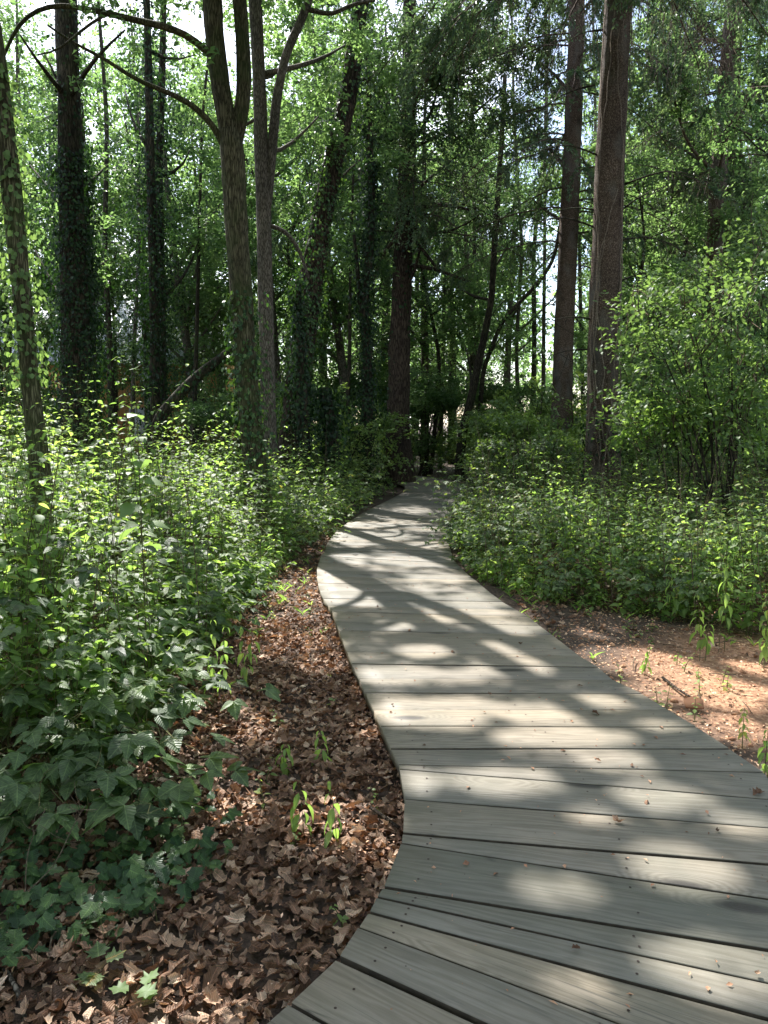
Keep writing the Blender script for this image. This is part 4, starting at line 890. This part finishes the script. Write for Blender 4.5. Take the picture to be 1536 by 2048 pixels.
build_tree('spruce_tree', 'thin spruce trunk tight behind the slimmer spruce at upper right', 'conifer', 22,
 [(1440,960,9),(1448,560,9),(1456,400,9),(1468,240,8),(1478,60,7),(1484,-100,5)], 'spruce', leafm='needle', boughs=[(z, rt.uniform(0, 6.28), rt.uniform(1.8, 3.2), .6, 40) for z in np.linspace(8, 15, 20)])
build_tree('spruce_tree', 'far thin spruce trunk between the nearest spruce and the one at upper right', 'conifer', 28,
 [(1346,945,10),(1342,700,9),(1342,500,9),(1350,250,8),(1353,0,7)], 'grey', leafm='needle', boughs=[(z, rt.uniform(0, 6.28), rt.uniform(2, 3.6), .6, 36) for z in np.linspace(9, 18, 26)])
build_tree('leaning_tree', 'dark thin tree leaning right at the far bend of the boardwalk', 'tree', 22,
 [(918,962,9),(924,870,9),(944,790,8),(963,700,7),(983,600,6),(990,480,6),(1002,300,5),(1010,150,4)], 'dark', pxblobs=[(960,430,90,80,1,34),(900,560,80,80,2,34),(1010,600,70,70,1,20),(930,690,90,60,2,28)], leaf=.1, leafm='canopy', vb=(0,.6))
build_tree('leaning_tree', 'pale trunk slanting up to the right in front of the bright sky gap', 'tree', 24,
 [(950,955,4.5),(966,740,4.2),(1005,640,4),(1075,568,3.8),(1108,520,3.5),(1122,440,3),(1130,300,2.5)], 'dark', pxblobs=[(1050,380,70,60,1,22)], leaf=.11)
# fallen leaning stem
P, r = trace([(316,838,12),(350,797,11),(400,747,10),(440,716,8),(474,690,7)], 13); b0 = P[0].copy()
zz = gz(b0[0], b0[1]); P = np.vstack([[P[0][0]-.5, P[0][1]+.3, zz+.05], P]); r = np.concatenate([[r[0]*1.1], r]); e = empty('fallen_tree', (P[0][0], P[0][1], P[0][2]), 'dark mossy fallen trunk slanting up to the right behind the left undergrowth', 'fallen tree'); b0 = P[0].copy()
bag = LeafBag(); bag.raw(*tube(P-b0, r, 10, .15, step=.15)); link('trunk', bag.mesh('trunk', B['dark'], smooth=True), e)
bag = LeafBag(); trunk_ivy(bag, P-b0, r, rt, 160, 0, 1, .06, .05); link('ivy', bag.mesh('ivy', G['dark']), e)
# ivy vine stems on the nearest spruce
Ps, rs = trace([(1203,920,33),(1205,800,30),(1208,650,29),(1213,500,27),(1219,350,27),(1226,200,26),(1234,60,25),(1239,-60,23)], 12)
e = empty('ivy_vine', (Ps[0][0], Ps[0][1], gz(Ps[0][0], Ps[0][1])), 'bare winding ivy stems climbing the nearest spruce trunk', 'vine')
for q, (a0, tw, z0, z1) in enumerate([(-2.2, .35, .4, 8.8), (-1.2, -.5, .5, 7.5), (-1.7, .8, .3, 5.2), (-.7, -.2, .6, 8.8), (-2.6, .15, .5, 8.0), (-1.5, -.9, 1.2, 4.5)]):
    z = np.arange(z0, z1, .09); a_ = a0+tw*np.sin(z*.9+q)+.10*np.sin(z*3.1+q*2)+.05*np.sin(z*11+q); cxs = np.interp(z, Ps[:, 2], Ps[:, 0]); cys = np.interp(z, Ps[:, 2], Ps[:, 1]); rr = np.interp(z, Ps[:, 2], rs)*1.07+.014
    V3 = np.stack([cxs+rr*np.cos(a_), cys+rr*np.sin(a_), z], 1)-np.array([Ps[0][0], Ps[0][1], gz(Ps[0][0], Ps[0][1])])
    bag = LeafBag(); bag.raw(*tube(V3, np.linspace(.012, .006, len(V3)), 5)); link('stem', bag.mesh('stem', B['vine']), e)

# ---- trees whose crowns hang over the walk from outside the view: they throw the dappled shade
def side_tree(label, x, y, h, r0, blobs, leafm='canopy', barkm='grey', leaf=.085):
    z = gz(x, y); e = empty('broadleaf_tree', (x, y, z-.05), label, 'tree', 'trees just outside the view')
    bag = LeafBag(); bag.raw(*tube([(0, 0, 0), (.1, .05, h*.35), (.02, -.1, h*.7), (.2, .1, h)], [r0*1.2, r0, r0*.7, r0*.3], 14, .1, step=.3)); link('trunk', bag.mesh('trunk', B[barkm], smooth=True), e)
    cb = LeafBag(); b0 = np.array([x, y, z-.05])
    for c_, rad, n in blobs:
        c_ = np.array(c_); s0 = np.array([x, y, c_[2]-1.6]); md = (s0+c_)/2-[0, 0, .3]
        if clear_limb(s0, c_, md): continue
        cb.raw(*tube(np.array([s0, md, c_]), [.07, .05, .02], 7, step=.4), v=.5, m=1)
    canopy(cb, blobs, rt, leaf)
    for i in range(len(cb.V)): cb.V[i] = cb.V[i]-b0
    link('crown', cb.mesh('crown', [G[leafm], B[barkm]]), e)
side_tree('tree outside the right edge whose crown hangs over the boardwalk', 6.4, 9.0, 12, .22, [ell(4.6,10,8.9,2.4,2.2,1.4,110), ell(1.6,10,8.8,2.0,1.8,1.1,120), ell(6.5,12,10.5,2.6,2.4,1.6,90), ell(3.2,7.6,7.4,1.8,1.5,.9,70), ell(-.4,11.5,9.8,2.2,1.8,1.1,100)])
side_tree('tree outside the left edge whose crown hangs over the boardwalk', -7.2, 8.6, 13, .24, [ell(-5.0,10,9.5,2.3,2.2,1.4,90), ell(-3.0,9.6,8.9,1.9,1.8,1.1,100), ell(-1.0,9.4,8.3,1.8,1.8,1.0,120), ell(-7,12,10.5,2.4,2.4,1.6,80), ell(-4.5,12.6,10.6,2.2,2.0,1.3,90)])
side_tree('tree behind the viewer whose branches reach forward overhead', -4.6, 1.0, 11, .2, [ell(-4.4,6.0,6.8,1.9,1.8,1.0,90), ell(-2.0,6.8,7.0,1.7,1.5,.9,100), ell(.6,7.0,7.0,1.7,1.5,.9,100), ell(-4.2,8,7.8,1.8,1.6,.9,70), ell(2.6,5.4,6.4,1.5,1.3,.8,60)])

# ---- background wood: a few crowns, copied
def bg_proto(kind, seed):
    r = np.random.default_rng(seed); e = empty('woodland_tree', (0, 0, 0), 'x', 'tree', 'background woodland trees')
    H = r.uniform(13, 17); lean = r.normal(0, .35, 2)
    P = np.array([(0, 0, 0), (lean[0]*.3, lean[1]*.3, H*.3), (lean[0]*.9+r.normal(0, .2), lean[1], H*.65), (lean[0]*1.4, lean[1]*1.2, H)])
    bag = LeafBag(); bag.raw(*tube(P, [.19, .15, .10, .03], 9, .12, step=.5)); 
    for q in range(6):
        z = r.uniform(.25, .75)*H; a_ = r.uniform(0, 6.28); l = r.uniform(1.5, 3); s0 = np.array([np.interp(z, P[:, 2], P[:, 0]), np.interp(z, P[:, 2], P[:, 1]), z]); d_ = np.array([math.cos(a_)*l, math.sin(a_)*l, l*.9])
        bag.raw(*tube([s0, s0+d_*.5+[0, 0, -.1], s0+d_], [.06, .045, .015], 6, step=.5))
    link('trunk', bag.mesh('trunk', B['grey' if kind != 'c' else 'brown'], smooth=True), e)
    cb = LeafBag()
    if kind == 'c':
        for z in np.linspace(3.5, H, 46): bough(cb, (np.interp(z, P[:, 2], P[:, 0]), np.interp(z, P[:, 2], P[:, 1]), z), r.uniform(0, 6.28), (1.08-z/H)*4.2+.5, r, .15, .5, 26, 26, .12, cull=False)
    else:
        bl = [ell(r.normal(0, 1.3), r.normal(0, 1.3), z, r.uniform(1.2, 1.9), r.uniform(1.2, 1.9), r.uniform(.9, 1.4), 20) for z in np.linspace(2.6 if kind == 'l' else 5.5, H, 11)]
        canopy(cb, bl, r, .15, per=50, clus=.6, cull=False)
    link('crown', cb.mesh('crown', [G['needle' if kind == 'c' else 'canopy'], B['grey']]), e)
    return e
def shrub_proto(seed, h, leafm='herbd', leaf=.1, n=9):
    r = np.random.default_rng(seed); e = empty('shrub', (0, 0, 0), 'x', 'shrub', 'shrubs between the trunks')
    bag = LeafBag(); bl = []
    for q in range(n):
        a_ = r.uniform(0, 6.28); rr = r.uniform(.2, 1.2); z = r.uniform(.25, .9)*h; bl.append(ell(rr*math.cos(a_), rr*math.sin(a_), z, .75, .75, .55, 9))
        bag.raw(*tube([(r.normal(0, .08), r.normal(0, .08), 0), (rr*.5*math.cos(a_)+r.normal(0, .1), rr*.5*math.sin(a_), z*.6), (rr*math.cos(a_), rr*math.sin(a_), z+.2)], [.022, .016, .006], 5, step=.3))
    link('stem', bag.mesh('stem', B['dark']), e); cb = LeafBag(); canopy(cb, bl, r, leaf, per=60, clus=.36, cull=False, twigs=True); link('foliage', cb.mesh('foliage', [G[leafm], B['dark']]), e)
    return e
def young_proto(seed):
    r = np.random.default_rng(seed); e = empty('young_tree', (0, 0, 0), 'x', 'tree', 'young leafy trees under the tall ones')
    H = r.uniform(8, 9.5); P = np.array([(0, 0, 0), (r.normal(0, .2), r.normal(0, .2), H*.4), (r.normal(0, .4), r.normal(0, .4), H*.75), (r.normal(0, .6), r.normal(0, .5), H)])
    bag = LeafBag(); bag.raw(*tube(P, [.075, .06, .04, .012], 8, .1, step=.4)); link('trunk', bag.mesh('trunk', B['dark'], smooth=True), e)
    cb = LeafBag(); bl = [ell(np.interp(z, P[:, 2], P[:, 0])+r.normal(0, .9), np.interp(z, P[:, 2], P[:, 1])+r.normal(0, .9), z, r.uniform(.8, 1.3), r.uniform(.8, 1.3), r.uniform(.5, .9), 12) for z in np.linspace(1.8, H, 13)]
    for c_, rad, n in bl: s0 = np.array([np.interp(c_[2]-.8, P[:, 2], P[:, 0]), np.interp(c_[2]-.8, P[:, 2], P[:, 1]), c_[2]-.8]); cb.raw(*tube(np.array([s0, (s0+c_)/2-[0, 0, .1], c_]), [.022, .016, .006], 5), v=.5, m=1)
    canopy(cb, bl, r, .10, per=70, clus=.45, cull=False, vb=(.1, 1)); link('crown', cb.mesh('crown', [G['canopy'], B['dark']]), e); return e
protos = {'y': young_proto(11), 'y2': young_proto(12), 'y3': young_proto(13), 'l': bg_proto('l', 1), 'l2': bg_proto('l', 2), 'h': bg_proto('h', 3), 'h2': bg_proto('h', 4), 'c': bg_proto('c', 5)}
used = set(); RECS = []
ZONES = [(30,'at the far left edge'),(120,'left of the broad ivy-clad trunk'),(230,'just right of the broad ivy-clad trunk'),(360,'behind the pair of thin ivy trunks'),(470,'just left of the forked tree'),(560,'behind the forked and grey trunks'),
 (680,'behind the leaning ivy-wrapped trunk'),(780,'left of the central brown conifer'),(865,'behind the central brown conifer'),(960,'right of the central conifer above the path bend'),(1040,'in the gap right of the path bend'),(1110,'left of the second spruce'),
 (1190,'between the two spruce trunks'),(1290,'just right of the nearest spruce'),(1380,'left of the slim upper-right spruce'),(1470,'behind the slim upper-right spruce'),(9999,'at the right edge')]
def relabel():
    by = {}
    for o_, kind, px, Yd in RECS:
        z = next(t_ for lim, t_ in ZONES if px < lim); by.setdefault((kind, z), []).append((Yd, o_))
    for (kind, z), l in by.items():
        l.sort(key=lambda q: q[0]); n = len(l)
        for i, (_, o_) in enumerate(l):
            o_['label'] = (('' if n == 1 else ['nearest ', 'second nearest ', 'third nearest ', 'fourth nearest ', 'fifth nearest '][i] if i < n-1 else 'farthest ')+kind+' '+z).strip()
def place(pr, x, y, s, rz, label, name=None):
    o = protos[pr] if pr not in used else copy_tree(protos[pr]); used.add(pr)
    o.location = (x, y, gz(x, y)-.05); o.scale = (s, s, s*1.0); o.rotation_euler = (0, 0, rz); o['label'] = label
    return o
rq = np.random.default_rng(31)
BG = [(170,26,'h',.95),(300,27,'h2',.95),(50,28,'h2',1),(395,30,'h',1.05),(230,36,'l',1.2),(-60,24,'h',.9),  # picture x of the trunk, distance, kind, scale
 (20,24,'l',.8),(395,23,'h',.85),(455,29,'h',1),(560,24,'h2',.95),(650,27,'l',1),(700,24,'h',.9),(770,27,'l',1),(850,26,'l',.9),(905,31,'h2',1),
 (965,27,'h',.8),(1010,34,'h',1),(1215,27,'l2',.9),(1290,24,'l',.85),(1375,26,'c',.9),(1480,24,'l',.9),(1540,29,'c',1),(1330,33,'l2',1),
 (-30,33,'h',1),(110,34,'h2',1),(330,34,'h',1),(510,37,'l2',1),(620,38,'h2',1.1),(735,36,'l',1.1),(830,40,'l2',1.1),(935,41,'l',1.1),(1185,38,'h2',1.05),(1270,42,'l',1.1),(1430,38,'l2',1.1),(1510,42,'h',1.1),
 (580,47,'l',1.2),(700,49,'l2',1.25),(790,50,'l',1.3),(880,52,'l2',1.3),(960,50,'l',1.2),(1390,50,'l',1.3),(480,50,'l2',1.2),(1250,55,'l2',1.3),(1480,56,'l',1.3)]
for i, (px, Yd, kd, s) in enumerate(BG):
    c = atY(px, 850, Yd)
    RECS.append((None, {'l': 'tall leafy woodland tree', 'h': 'high-crowned woodland tree', 'c': 'dark bushy conifer'}[kd[0]], px, Yd))
    o_ = place(kd, c[0], c[1], s, rq.uniform(0, 6.28), {'l': 'leafy woodland tree filling the gaps behind the nearer trunks', 'h': 'high-crowned woodland tree seen against the sky beyond the nearer trunks', 'c': 'dark conifer far behind the bright shrub at right'}[kd[0]]); RECS[-1] = (o_,)+RECS[-1][1:]
YG = [(365,23,1.0),(225,25,1.0),(120,27,1.1),(-10,17,1),(75,24,1.1),(862,25,1.0),
 (1265,18,.9),(1300,22,1.1),(1385,20,1),(1440,24,1.1),(1505,17,1),(1540,21,1.1),(480,26,1.2),(620,25,1.2),(1180,30,.8)]
for i, (px, Yd, s) in enumerate(YG):
    c = atY(px, 850, Yd)
    o_ = place(('y', 'y2', 'y3')[i % 3], c[0], c[1], s, rq.uniform(0, 6.28), 'young leafy tree standing among the ivy-clad trunks on the left' if px < 600 else ('young leafy tree crowding the middle of the wood' if px < 1200 else 'young leafy tree behind the bright shrub on the right')); RECS.append((o_, 'young leafy tree', px, Yd))
# the same wood goes on beside and behind the viewer
for i, (x, y, kd, s) in enumerate([(-9,4,'l',1),(9.5,4,'l2',1),(-8,-2,'h',1),(8,-2,'h2',1),(-3.5,-5,'h',1),(3.8,-5.5,'h2',1),(0,-9,'l',1.1),(-9,-9,'l2',1.1),(9,-9,'l',1.1),(-12,8,'l2',1),(13,9,'l',1),(-15,0,'l',1.2),(15,0,'l2',1.2),(-4,-15,'l2',1.2),(5,-15,'l',1.2),(-14,15,'l',1),(16,17,'l2',1)]):
    place(kd, x, y, s, rq.uniform(0, 6.28), 'leafy woodland tree standing outside the view beside or behind the viewer')
# poles: thin bare trunks in the gap
for i, (px, Yd, rpx, ln) in enumerate([(690,21,3.5,8),(880,28,4,10),(940,30,4.5,6),(1042,29,4,-8),(1062,34,5,12),(1085,30,4,6),(1168,32,4,-6),(1178,36,4,3),(1290,26,4,14),(1500,22,4,-12),(225,22,6,-12),(262,24,4,14),(385,20,4,18),(1318,21,3,20)]):
    P, r = trace([(px, 850+1500*1.62/Yd, rpx*1.2), (px+ln*.5+rq.normal(0, 3), 700, rpx), (px+ln+rq.normal(0, 5), 500, rpx*.85), (px+ln*1.8+rq.normal(0, 8), 250, rpx*.7), (px+ln*2.4, 0, rpx*.5)], Yd)
    b0 = np.array([P[0][0], P[0][1], gz(P[0][0], P[0][1])-.05]); P[0] = b0; e = empty('pole_tree', b0, 'thin straight young trunk among the trees behind the path bend' if 600 < px < 1200 else ('thin young trunk on the far left behind the undergrowth' if px < 600 else 'thin young trunk among the shrubs on the right'), 'tree', 'thin young trunks'); RECS.append((e, 'thin straight young trunk', px, Yd))
    bag = LeafBag(); bag.raw(*tube(P-b0, r, 7, .1, step=.5)); link('trunk', bag.mesh('trunk', B['grey' if i % 2 else 'dark'], smooth=True), e)
    cb = LeafBag(); canopy(cb, [(P[k_]+rq.normal(0, .4, 3), (.8, .8, .6), 7) for k_ in (2, 3, 4)], rq, .1, per=45, clus=.4, cull=False)
    for k_ in range(len(cb.V)): cb.V[k_] = cb.V[k_]-b0
    link('crown', cb.mesh('crown', [G['canopy'], B['grey']]), e)
# shrubs
protos.update(s1=shrub_proto(61, 2.4), s2=shrub_proto(62, 3.2, 'canopy', .1, 12), s3=shrub_proto(63, 1.7, 'herbd', .08, 8))
SH = [(30,12.5,'s3',.9),(440,18,'s2',.8),(660,17,'s3',1),(700,19,'s1',1),(760,18.5,'s3',1.1),(640,21,'s2',.9),(850,24,'s2',1),(880,22,'s1',1),(930,26,'s1',1),(975,19.5,'s1',1.1),(1000,17,'s3',1.1),
 (1040,20,'s1',.95),(1080,16,'s1',1),(1150,21,'s1',1),(1020,25,'s2',1.1),(1260,17,'s1',1.1),(1300,14,'s2',.8),(1345,18,'s2',1.1),(1420,16,'s2',1),(1500,14,'s2',.95),(1540,17,'s2',1.2),(1270,21,'s2',1.1),(1480,20,'s2',1.2),(1390,23,'s2',1.2),(920,20,'s3',1.0),
 (560,19,'s3',1.1),(80,17,'s1',.9),(-20,15,'s1',1),(590,28,'s2',1.2),(720,26,'s2',1.2),(800,30,'s2',1.3)]
for i, (px, Yd, kd, s) in enumerate(SH):
    c = atY(px, 850, Yd)
    if dist_walk([c[0]], [c[1]])[0] < 1.6: c[0] += 2.0*(1 if px > 850 else -1)
    o_ = place(kd, c[0], c[1], s, rq.uniform(0, 6.28), 'leafy shrub behind the left undergrowth' if px < 620 else ('dark shrub crowding the far bend of the boardwalk' if px < 1170 else 'tall green shrub behind the right bank')); RECS.append((o_, 'low leafy shrub' if kd == 's3' else 'tall green shrub', px, Yd))
# the bright elder-like shrub, right
def big_shrub(name, label, x, y, bl, leafm, leaf, tpl, per, clus, vb=(.2, 1)):
    z = gz(x, y); b0 = np.array([x, y, z]); e = empty(name, b0, label, 'shrub'); bag = LeafBag(); cb = LeafBag()
    for c_, rad, n in bl:
        c_ = np.array(c_); bag.raw(*tube(np.array([[x+rq.normal(0, .1), y+rq.normal(0, .1), z], (b0*.6+c_*.4)+[0, 0, .5]+rq.normal(0, .1, 3), c_+[0, 0, .2]])-b0, [.018, .012, .005], 6, step=.2))
    link('stem', bag.mesh('stem', B['dark']), e); canopy(cb, bl, rq, leaf, tpl=tpl, per=per, clus=clus, vb=vb, cull=False)
    for k_ in range(len(cb.V)): cb.V[k_] = cb.V[k_]-b0
    link('foliage', cb.mesh('foliage', [G[leafm], B['twig']]), e)
pb = lambda px, py, Yd, rx, ry, n: (atY(px, py, Yd), (rx*Yd/F, .7, ry*Yd/F), n)
big_shrub('elder_shrub', 'bright sunlit shrub with fingered leaves at the right edge', 4.4, 9.6, [pb(1290,660,9.8,60,80,12), pb(1370,620,9.4,90,70,17), pb(1460,640,9.0,90,80,17), pb(1530,600,9.5,60,100,14), pb(1500,740,9.3,100,90,20), pb(1400,720,9.9,110,80,20), pb(1290,760,10.2,70,80,13), pb(1350,820,9.8,90,60,13), pb(1470,830,9.3,90,70,14), pb(1280,590,10.4,40,30,5), pb(1440,545,10.2,70,35,7), pb(1290,850,10.6,70,50,10), pb(1390,560,12,120,60,20), pb(1510,500,12.5,80,80,18), pb(1290,690,12.5,70,90,16)], 'bright', .068, LN, 34, .36, (0, 1))
big_shrub('leafy_shrub', 'dense mid-green shrub below the bright one on the right bank', 4.2, 10.6, [pb(1330,820,10.3,90,60,18), pb(1440,830,10.2,90,60,18), pb(1520,800,10,70,80,16), pb(1270,860,10.4,50,50,9)], 'herb', .07, L4, 46, .34, (0, .8))
big_shrub('leafy_shrub', 'low bushy bramble mound left of the nearest spruce foot', 2.5, 12.3, [pb(1040,900,12,80,35,18), pb(1110,910,11.6,60,35,14), pb(980,930,12.4,40,25,7)], 'herbd', .06, L4, 60, .3, (0, .7))

# ------------------------------------------------------------------ building on the left, behind the wood
m, t, o = mat('orange_plaster'); p = N(t, 'BsdfPrincipled'); g = N(t, 'TexCoord'); nz = N(t, 'TexNoise', Scale=2, Detail=6); t.links.new(g.outputs['Object'], nz.inputs['Vector'])
t.links.new(ramp(t, nz.outputs['Fac'], [(.3, (.62, .29, .12)), (.7, (.75, .38, .17))]), p.inputs['Base Color']); p.inputs['Roughness'].default_value = .85; t.links.new(p.outputs[0], o.inputs['Surface']); ORG = m
m, t, o = mat('corrugated_roof'); p = N(t, 'BsdfPrincipled'); g = N(t, 'TexCoord'); nz = N(t, 'TexNoise', Scale=3, Detail=6); t.links.new(g.outputs['Object'], nz.inputs['Vector'])
t.links.new(ramp(t, nz.outputs['Fac'], [(.3, (.48, .50, .57)), (.7, (.6, .62, .68))]), p.inputs['Base Color']); p.inputs['Roughness'].default_value = .5; t.links.new(p.outputs[0], o.inputs['Surface']); RF = m
hx0, hx1, hy = -17.5, -6.6, 30.0
e = empty('house', (hx0, hy, 0), 'orange house with a grey corrugated roof half hidden behind the left trees', 'house')
def box(x0, x1, y0, y1, z0, z1):
    V = np.array([(x, y, z) for z in (z0, z1) for y in (y0, y1) for x in (x0, x1)], float); return V, np.array([(0,1,5,4),(1,3,7,5),(3,2,6,7),(2,0,4,6),(4,5,7,6),(2,3,1,0)])
V, T = box(0, hx1-hx0, 0, 8, -.2, 4.2); link('wall', mesh_tris('wall', V, T, ORG), e)
def corr(y0, z0, y1, z1):
    n = 440; x = np.linspace(-.4, hx1-hx0+.4, n); zz = .035*np.sin(x*2*math.pi/.28)
    V = np.concatenate([np.stack([x, np.full(n, yy), z_+zz], 1) for yy, z_ in ((y0, z0), (y1, z1), (y1, z1-.05), (y0, z0-.05))]); i = np.arange(n-1); T = []
    for a_ in range(4):
        b_ = (a_+1) % 4; T.append(np.stack([a_*n+i, a_*n+i+1, b_*n+i+1, b_*n+i], 1))
    return V, np.vstack(T)
bag_V, bag_T = corr(-.5, 4.0, 4.0, 7.4); V2, T2 = corr(8.5, 4.0, 4.02, 7.4)
link('roof', mesh_tris('roof', np.vstack([bag_V, V2]), np.vstack([bag_T, T2+len(bag_V)]), RF), e)
for zz in (1.0,):
    for xx in (4.2, 7.4):
        V, T = box(xx, xx+1.1, -.05, .02, zz, zz+1.3); wn = link('window_frame', mesh_tris('window_frame', V, T, RF), e)

# ------------------------------------------------------------------ far wood: one uncountable mass
bag = LeafBag(); rf = np.random.default_rng(8); n = 42000
a = rf.uniform(-.75, .75, n); dist = rf.uniform(62, 100, n); x = np.sin(a)*dist; y = np.cos(a)*dist
top = 9+9*fbm(a*9+4, a*0+2)+4*(fbm(a*40, a*0)-.5); z = rf.random(n)**.8*top
k = (fbm(a*55+9, z*.55) > .53); x, y, z = x[k], y[k], z[k]; n = len(x)
bag.add(L2, np.stack([x, y, z], 1), rf.normal(0, 1, (n, 3)), rf.normal(0, 1, (n, 3))+[0, 0, .7], rf.uniform(.4, 1.0, n))
tag(link('distant_wood', bag.mesh('distant_wood', G['canopy'])), kind='stuff')

relabel()
